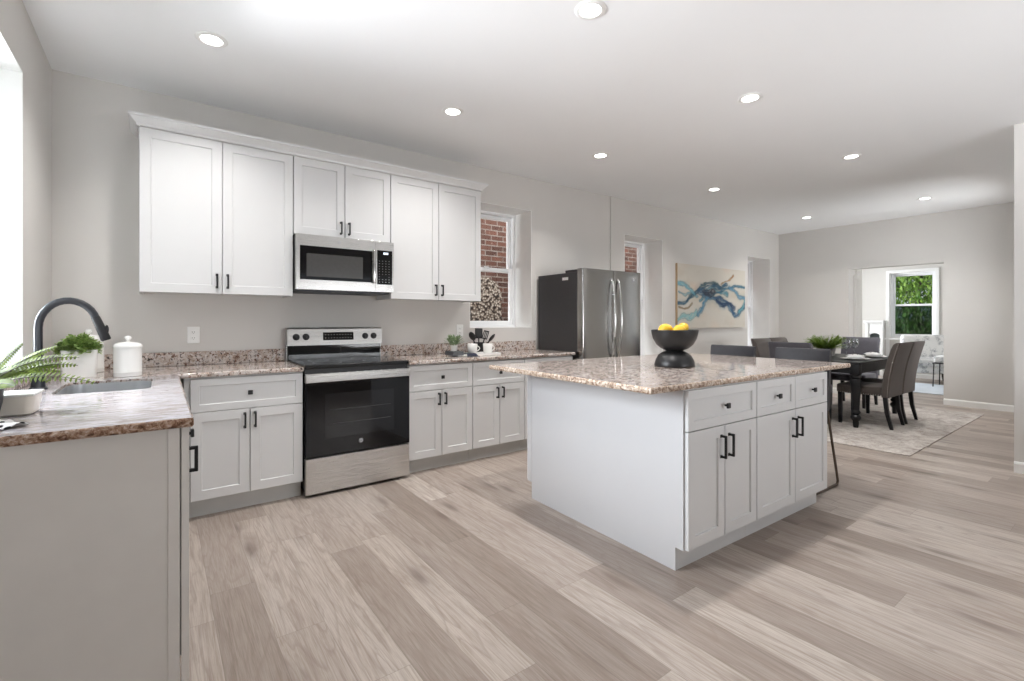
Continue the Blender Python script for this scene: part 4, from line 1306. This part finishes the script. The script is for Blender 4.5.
strokes = [
    ([(.12, .44), (.22, .56), (.32, .68), (.44, .74), (.56, .72), (.64, .66)], .022, (60, 84, 92)),
    ([(.30, .44), (.40, .60), (.50, .66), (.60, .58), (.72, .56)], .024, (86, 132, 146)),
    ([(.02, .56), (.10, .52), (.18, .56), (.26, .50)], .022, (120, 160, 170)),
    ([(.50, .50), (.60, .50), (.68, .46), (.76, .40), (.80, .26)], .026, (36, 64, 100)),  # points (u right, v up), width, colour
    ([(0, .38), (.10, .42), (.2, .5), (.28, .60), (.38, .66), (.5, .69), (.6, .67), (.7, .73)], .030, (40, 78, 104)),
    ([(.30, .60), (.42, .52), (.52, .48), (.60, .40), (.70, .40), (.78, .30), (.84, .20), (.92, .27), (1, .40)], .060, (46, 82, 116)),
    ([(.42, .52), (.36, .42), (.34, .32), (.27, .22)], .050, (70, 120, 150)),
    ([(.45, .55), (.58, .60), (.70, .66), (.84, .72), (.99, .70)], .026, (48, 96, 122)),
    ([(.74, .68), (.84, .62), (.90, .54), (.99, .52)], .034, (76, 126, 158)),
    ([(.0, .70), (.1, .69), (.18, .62), (.22, .52)], .028, (104, 160, 176)),
    ([(.0, .12), (.08, .18), (.16, .16), (.24, .24)], .045, (126, 176, 180)),
    ([(.55, .44), (.66, .36), (.74, .42), (.82, .34)], .040, (28, 50, 84)),
    ([(.9, .25), (.95, .32), (.99, .46)], .03, (96, 158, 166)),
    ([(.36, .57), (.44, .55), (.50, .60)], .045, (52, 54, 66)),
    ([(.62, .74), (.72, .80), (.80, .90)], .012, (176, 120, 70)),
    ([(.02, .32), (.10, .30), (.2, .38)], .012, (150, 124, 90)),
]
def paint(u, v):
    base = Vector((206, 200, 189)); n0 = mnoise.fractal(Vector((u * 3, v * 3, 1)), 1.0, 2.0, 4)
    base = base + Vector((-16, -20, -26)) * max(0, n0) * .9 + Vector((6, -8, -14)) * max(0, mnoise.noise(Vector((u * 5, v * 4, 7))))
    wu = u + .022 * mnoise.fractal(Vector((u * 7, v * 7, 3)), 1, 2, 4); wv = v + .035 * mnoise.fractal(Vector((u * 7, v * 7, 9)), 1, 2, 4)
    c = base
    for si, (pts, wd, cl_) in enumerate(strokes):
        wd = wd * .85
        d, t = seg((wu * 1.0, wv * .62), [(a, b * .62) for a, b in pts])
        if d > wd * 2.2: continue
        wl = wd * (.75 + .5 * mnoise.noise(Vector((t * 5, si * 3.1, 0))))
        fil = .5 + .5 * math.sin(d * 260 + 5 * mnoise.noise(Vector((u * 18, v * 14, si))))
        k = max(0.0, min(1.0, (1 - d / max(.004, wl)) * 2.2)) * (.38 + .5 * fil)
        wash = max(0, 1 - d / (wl * 2.0)) * .30
        c = c * (1 - wash) + (Vector(cl_) * .55 + Vector((150, 186, 190)) * .45) * wash
        c = c * (1 - k) + Vector(cl_) * k
        e_ = math.exp(-((d - wl * .85) / .0045) ** 2) * (.5 + .5 * mnoise.noise(Vector((t * 14, si, 4))))
        c = c * (1 - .65 * e_) + Vector(cl_) * .45 * .65 * e_
    return srgb(*[max(0, min(255, x)) for x in c])
cc = [[paint(i / nx, j / ny) for j in range(ny + 1)] for i in range(nx + 1)]
for i in range(nx):
    for j in range(ny):
        f = bm.faces.new((g[i][j], g[i + 1][j], g[i + 1][j + 1], g[i][j + 1]))
        for lp, (a, b) in zip(f.loops, ((i, j), (i + 1, j), (i + 1, j + 1), (i, j + 1))): lp[col_l] = cc[a][b]
t = NT('painted_canvas'); at_ = t.n('ShaderNodeAttribute', attribute_name='paint')
t.pbr(at_.outputs['Color'], 0.7, 0, 0.3, t.noise(t.coord(), 300, 2), 0.1)
obj('painted_canvas', bm, t.m, pt)

# ------------------------------------------------------------------ dining set
bm = NB(); rx0, rx1, ry0, ry1 = 5.47, 8.66, 1.32, 3.66
box(bm, rx0, ry0, 0.0005, rx1, ry1, .009, .003)
o = obj('area_rug', bm, M['rug']); setp(o, 'faded grey patterned rug under the dining table', 'rug')
RZ = .0095
TX0, TX1, TY0, TY1 = 6.36, 7.86, 1.975, 2.93
tb = thing('dining_table', 'black wooden dining table with turned legs on the rug', 'table', ((TX0 + TX1) / 2, (TY0 + TY1) / 2, RZ))
tw, td = (TX1 - TX0) / 2, (TY1 - TY0) / 2
bm = NB(); box(bm, -tw, -td, .722, tw, td, .750, .006, 3); obj('tabletop', bm, M['blackwood'], tb)
bm = NB(); q = .04
box(bm, -tw + q, -td + q, .615, tw - q, -td + q + .022, .722); box(bm, -tw + q, td - q - .022, .615, tw - q, td - q, .722)
box(bm, -tw + q, -td + q, .615, -tw + q + .022, td - q, .722); box(bm, tw - q - .022, -td + q, .615, tw - q, td - q, .722)
obj('apron', bm, M['blackwood'], tb)
for sx_ in (-1, 1):
    for sy_ in (-1, 1):
        bm = NB(); Mt = Matrix.Translation((sx_ * (tw - .062), sy_ * (td - .062), 0))
        lathe(bm, [(0, 0), (.024, 0), (.030, .05), (.030, .075), (.046, .095), (.052, .115), (.046, .135), (.028, .15), (.046, .168), (.046, .185), (.034, .20), (.040, .30), (.052, .48), (.056, .54), (.042, .56), (.056, .575), (.056, .59), (.04, .60), (.04, .612)], 24, Mt)
        box(bm, -.045, -.045, .605, .045, .045, .722, .004, 2, Mt)
        obj('leg', bm, M['blackwood'], tb, smooth=40)

def dining_chair(label, loc, rz, mat, group):
    r = thing('dining_chair', label, 'chair', loc, rz, group)
    bm = NB(); box(bm, -.235, -.20, .365, .235, .25, .47, .022, 3); obj('seat', bm, mat, r, smooth=40)
    bm = NB(); rings = []
    for zz, y0, y1, hw_ in ((.355, -.265, -.195, .235), (.46, -.270, -.198, .235), (.60, -.285, -.212, .235), (.75, -.312, -.240, .234), (.90, -.350, -.280, .232), (.955, -.366, -.302, .231), (.975, -.366, -.325, .226)):
        rings.append([bm.verts.new(p) for p in ((-hw_, y0 + .012, zz), (-hw_ + .012, y0, zz), (hw_ - .012, y0, zz), (hw_, y0 + .012, zz), (hw_, y1 - .012, zz), (hw_ - .012, y1, zz), (-hw_ + .012, y1, zz), (-hw_, y1 - .012, zz))])
    for A, B in zip(rings[:-1], rings[1:]):
        for i in range(8): bm.faces.new((A[i], A[(i + 1) % 8], B[(i + 1) % 8], B[i]))
    bm.faces.new(rings[0]); bm.faces.new(rings[-1])
    bk_ = obj('backrest', bm, mat, r, smooth=40)
    bm = NB()
    prof_ = [(.365, -.267), (.46, -.270), (.60, -.285), (.75, -.312), (.90, -.350), (.955, -.366)]
    for s in (-1, 1):
        for k in range(30):
            zz = .37 + .585 * k / 29
            for (za, ya), (zb, yb) in zip(prof_[:-1], prof_[1:]):
                if za <= zz <= zb + 1e-6: yy = ya + (yb - ya) * (zz - za) / (zb - za)
            ball(bm, (s * .2345, yy + .016, zz), .0055, 1, (.5, 1, 1))
        for k in range(19):
            ball(bm, (s * .2345, -.19 + .42 * k / 18, .378), .0055, 1, (.5, 1, 1))
    obj('nailhead_trim', bm, M['nail'], r, smooth=60, label='row of silver nailheads')
    bm = NB()
    for i in range(3):
        for j in range(3):
            ball(bm, ((i - 1) * .13, -.20 - .045 * j - .01 * j * j + .008, .60 + .12 * j), .009, 1, (1, .5, 1))
    obj('tufting_button', bm, mat, r, smooth=60)
    for sx_ in (-1, 1):
        for fy_, lean in ((.215, 0), (-.225, -.06)):
            bm = NB(); xx = sx_ * .205
            a, b = .021, .015
            A = [bm.verts.new((xx + p * a, fy_ + q_ * a, .37)) for p, q_ in ((-1, -1), (1, -1), (1, 1), (-1, 1))]
            Mi = [bm.verts.new((xx + p * .019, fy_ + lean * .3 + q_ * .019, .18)) for p, q_ in ((-1, -1), (1, -1), (1, 1), (-1, 1))]
            B = [bm.verts.new((xx + p * b, fy_ + lean + q_ * b, 0)) for p, q_ in ((-1, -1), (1, -1), (1, 1), (-1, 1))]
            for P, Q in ((A, Mi), (Mi, B)):
                for i in range(4): bm.faces.new((P[i], P[(i + 1) % 4], Q[(i + 1) % 4], Q[i]))
            bm.faces.new(A); bm.faces.new(B)
            obj('leg', bm, M['blackwood'], r)
    return r
gch = 'upholstered chairs around the dining table'
c1 = dining_chair('taupe nailhead dining chair seen from behind, nearer the kitchen island', (6.80, 2.035, RZ), 0, M['chair'], gch)
dup(c1, (7.32, 2.035, RZ), 0, 'taupe nailhead dining chair seen from behind, nearer the far wall opening', gch)
c3 = dining_chair('charcoal dining chair at the near end of the table, behind the bar stools', (6.17, 2.50, RZ), R(-90), M['chair_dark'], gch)
dup(c3, (8.10, 2.61, RZ), R(90), 'charcoal dining chair at the far end of the table beside the wine glasses', gch)
dup(c1, (6.80, 2.96, RZ), PI, 'grey tufted dining chair across the table, nearer the painting', gch)
dup(c1, (7.30, 2.96, RZ), PI, 'grey tufted dining chair across the table, hidden behind the chair at the near end', gch)

TT = RZ + .7505
def place_setting(x, y, lp, ln_):
    p = thing('dinner_plate', lp, 'plate', (x, y, TT), 0, 'plates on the dining table')
    bm = NB(); lathe(bm, [(0, 0), (.08, 0), (.095, .006), (.15, .016), (.152, .018), (.148, .019), (.094, .010), (.078, .006), (0, .006)], 40); obj('plate_body', bm, M['white_cer'], p, smooth=50)
    n_ = thing('folded_napkin', ln_, 'napkin', (x, y, TT + .0195), R(20), 'napkins on the plates')
    bm = NB()
    for s in (-1, 1):
        rings = []
        for k in range(7):
            u = k / 6; w = .022 + .075 * u ** .8; h = .022 + .022 * math.sin(PI * u)
            rings.append([bm.verts.new((s * (.01 + .13 * u), w * math.cos(a), .001 + h * .5 + h * .5 * math.sin(a))) for a in [2 * PI * j / 10 for j in range(10)]])
        for A, B in zip(rings[:-1], rings[1:]):
            for i in range(10): bm.faces.new((A[i], A[(i + 1) % 10], B[(i + 1) % 10], B[i]))
        bm.faces.new(rings[0]); bm.faces.new(rings[-1])
    obj('cloth', bm, M['linen'], n_, smooth=50)
    bm = NB(); lathe(bm, [(.024, -.012), (.029, -.012), (.029, .012), (.024, .012)], 20, Matrix.Translation((0, 0, .0295)) @ Matrix.Rotation(R(90), 4, 'Y'), closed=True); obj('napkin_ring', bm, M['napring'], n_, smooth=40)
place_setting(6.80, 2.165, 'white plate in front of the taupe chair nearer the island', 'white napkin in a dark ring on the nearer white plate')
place_setting(7.42, 2.165, 'white plate in front of the taupe chair nearer the opening', 'white napkin in a dark ring on the farther white plate')
def wine_glass(label, x, y):
    w = thing('wine_glass', label, 'glass', (x, y, TT), 0, 'wine glasses on the dining table')
    bm = NB(); lathe(bm, [(r * 1.3, z * 1.17) for r, z in [(0, 0), (.036, 0), (.036, .002), (.006, .006), (.0035, .012), (.0035, .085), (.006, .092), (.022, .102), (.036, .125), (.041, .150), (.038, .178), (.033, .205), (.0322, .205), (.0372, .178), (.0398, .150), (.035, .126), (.021, .104), (0, .097)]], 32)
    obj('glass_body', bm, M['wine'], w, smooth=60)
wine_glass('clear wine glass beside the green centrepiece plant', 6.99, 2.32)
wine_glass('clear wine glass farther right, beside the charcoal end chair', 7.38, 2.36)
cp = thing('centrepiece_plant', 'bushy green plant in a grey planter at the middle of the dining table', 'plant', (7.25, 2.645, TT), R(10))
bm = NB(); rings = []
for s, zz in ((.085, 0), (.10, .10), (.090, .10), (.085, .08)):
    rings.append([bm.verts.new((x, y, zz)) for x, y in rrect(-s * 1.1, -s, s * 1.1, s, .015, 4)])
for A, B in zip(rings[:-1], rings[1:]):
    for i in range(len(A)): bm.faces.new((A[i], A[(i + 1) % len(A)], B[(i + 1) % len(A)], B[i]))
bm.faces.new(rings[0]); bm.faces.new(rings[-1]); obj('planter', bm, M['planter'], cp, smooth=40, label='grey square planter')
bm = NB(); rg = random.Random(8)
for k in range(190):
    a = rg.random() * 6.28; el = rg.random()
    d = Vector((math.cos(a) * (1.25 - .7 * el), math.sin(a) * (1.25 - .7 * el), .38 + 1.0 * el)).normalized()
    L = .19 + .08 * rg.random(); p0 = Vector((math.cos(a) * .05, math.sin(a) * .05, .085))
    for j in range(11):
        u = (j + 1) / 11; p = p0 + d * (L * u) + Vector((0, 0, -.05 * u * u)); side = d.cross(Vector((0, 0, 1))).normalized()
        for s in (-1, 1): leaf_face(bm, p, side * s * .9 + d * .8 + Vector((0, 0, .2)), Vector((0, 0, 1)), .040 * (1.1 - .6 * u), .014, .2, 2)
obj('foliage', bm, M['center'], cp)

# ------------------------------------------------------------------ sitting room things
mt = thing('fireplace_mantel', 'white fireplace mantel with dark arched opening in the sitting room', 'fireplace', (XR - .002, 3.755, 0), R(-90))
# local: x along the wall, -y into the room
def arch(hw_, h, base=.0, n=14):
    p = [(-hw_, base), (-hw_, h - hw_ * .55)]
    for k in range(1, n): a = PI - PI * k / n; p.append((hw_ * math.cos(a), h - hw_ * .55 + hw_ * .55 * math.sin(a)))
    return p + [(hw_, h - hw_ * .55), (hw_, base)]
mt.rotation_euler = (0, 0, R(-90))
# with rz=-90: local -y -> -x (into the room)
bm = NB()
hw_ = .155
ap = arch(.10, .95)
outer = [(-hw_, 0), (-hw_, 1.17), (hw_, 1.17), (hw_, 0)]
vo_ = []
for y in (-.10, -.0):
    A = [bm.verts.new((x, y, z)) for x, z in outer]; B = [bm.verts.new((x, y, z)) for x, z in ap]
    es = [bm.edges.new((A[i], A[i + 1])) for i in range(3)] + [bm.edges.new((B[i], B[i + 1])) for i in range(len(B) - 1)]
    es += [bm.edges.new((A[0], B[0])), bm.edges.new((A[3], B[-1]))]
    bmesh.ops.triangle_fill(bm, edges=es, use_beauty=True); vo_.append((A, B))
for L in (0, 1):
    P, Q = vo_[0][L], vo_[1][L]
    for i in range(len(P) - 1): bm.faces.new((P[i], P[i + 1], Q[i + 1], Q[i]))
box(bm, -hw_ - .01, -.115, 0, -hw_ + .045, -.0, 1.17, .004); box(bm, hw_ - .045, -.115, 0, hw_ + .01, -.0, 1.17, .004)
obj('surround', bm, M['trim'], mt)
bm = NB(); box(bm, -hw_ - .035, -.18, 1.19, hw_ + .035, 0, 1.235, .006); box(bm, -hw_ - .02, -.14, 1.165, hw_ + .02, 0, 1.19, .004); obj('mantel_shelf', bm, M['trim'], mt)
bm = NB(); prism(bm, arch(.098, .947, .0), 'y', -.03, -.004); obj('firebox', bm, M['firebox'], mt, label='dark grey arched firebox cover')

ac = thing('armchair', 'white and grey floral armchair below the sitting room window', 'armchair', (12.45, 2.72, 0), R(112))
bm = NB(); box(bm, -.36, -.34, .20, .36, .36, .34, .03, 3); obj('base', bm, M['floral'], ac, smooth=40)
bm = NB(); box(bm, -.29, -.22, .34, .29, .40, .48, .05, 4); obj('seat_cushion', bm, M['floral'], ac, smooth=50)
bm = NB()
Mb = Matrix.Translation((0, -.30, .32)) @ Matrix.Rotation(R(10), 4, 'X')
box(bm, -.37, -.09, 0, .37, .09, .62, .06, 4, Mb); obj('backrest', bm, M['floral'], ac, smooth=50)
for s in (-1, 1):
    bm = NB(); box(bm, s * .36 - .07, -.30, .28, s * .36 + .07, .36, .60, .04, 3)
    tube(bm, [(s * .38, -.28, .60), (s * .38, .37, .60)], .075, 16); obj('arm', bm, M['floral'], ac, smooth=40)
for sx_ in (-1, 1):
    for sy_ in (-1, 1):
        bm = NB(); lathe(bm, [(0, 0), (.016, 0), (.028, .10), (.034, .205), (0, .205)], 14, Matrix.Translation((sx_ * .30, sy_ * .29, 0))); obj('leg', bm, M['blackwood'], ac, smooth=40)
bn = thing('bench', 'low bench with white cushion and thin black legs before the armchair', 'bench', (11.75, 2.03, .0095), 0)
bm = NB(); bw, bdp = .23, .42
box(bm, -bw, -bdp, .425, bw, bdp, .442, .002)
obj('frame', bm, M['black'], bn)
bm = NB(); box(bm, -bw + .01, -bdp + .01, .442, bw - .01, bdp - .01, .57, .045, 4); obj('cushion', bm, M['floral'], bn, smooth=50, label='white tufted cushion')
for sx_ in (-1, 1):
    for sy_ in (-1, 1):
        bm = NB(); tube(bm, [(sx_ * (bw - .02), sy_ * (bdp - .02), .43), (sx_ * (bw - .01), sy_ * (bdp - .01), .0)], .009, 10); obj('leg', bm, M['black'], bn, smooth=50)
bm = NB(); box(bm, 10.4, 1.2, .0005, 11.99, 3.6, .009, .003)
o = obj('sitting_rug', bm, M['greyrug']); setp(o, 'pale blue-grey rug on the sitting room floor', 'rug')
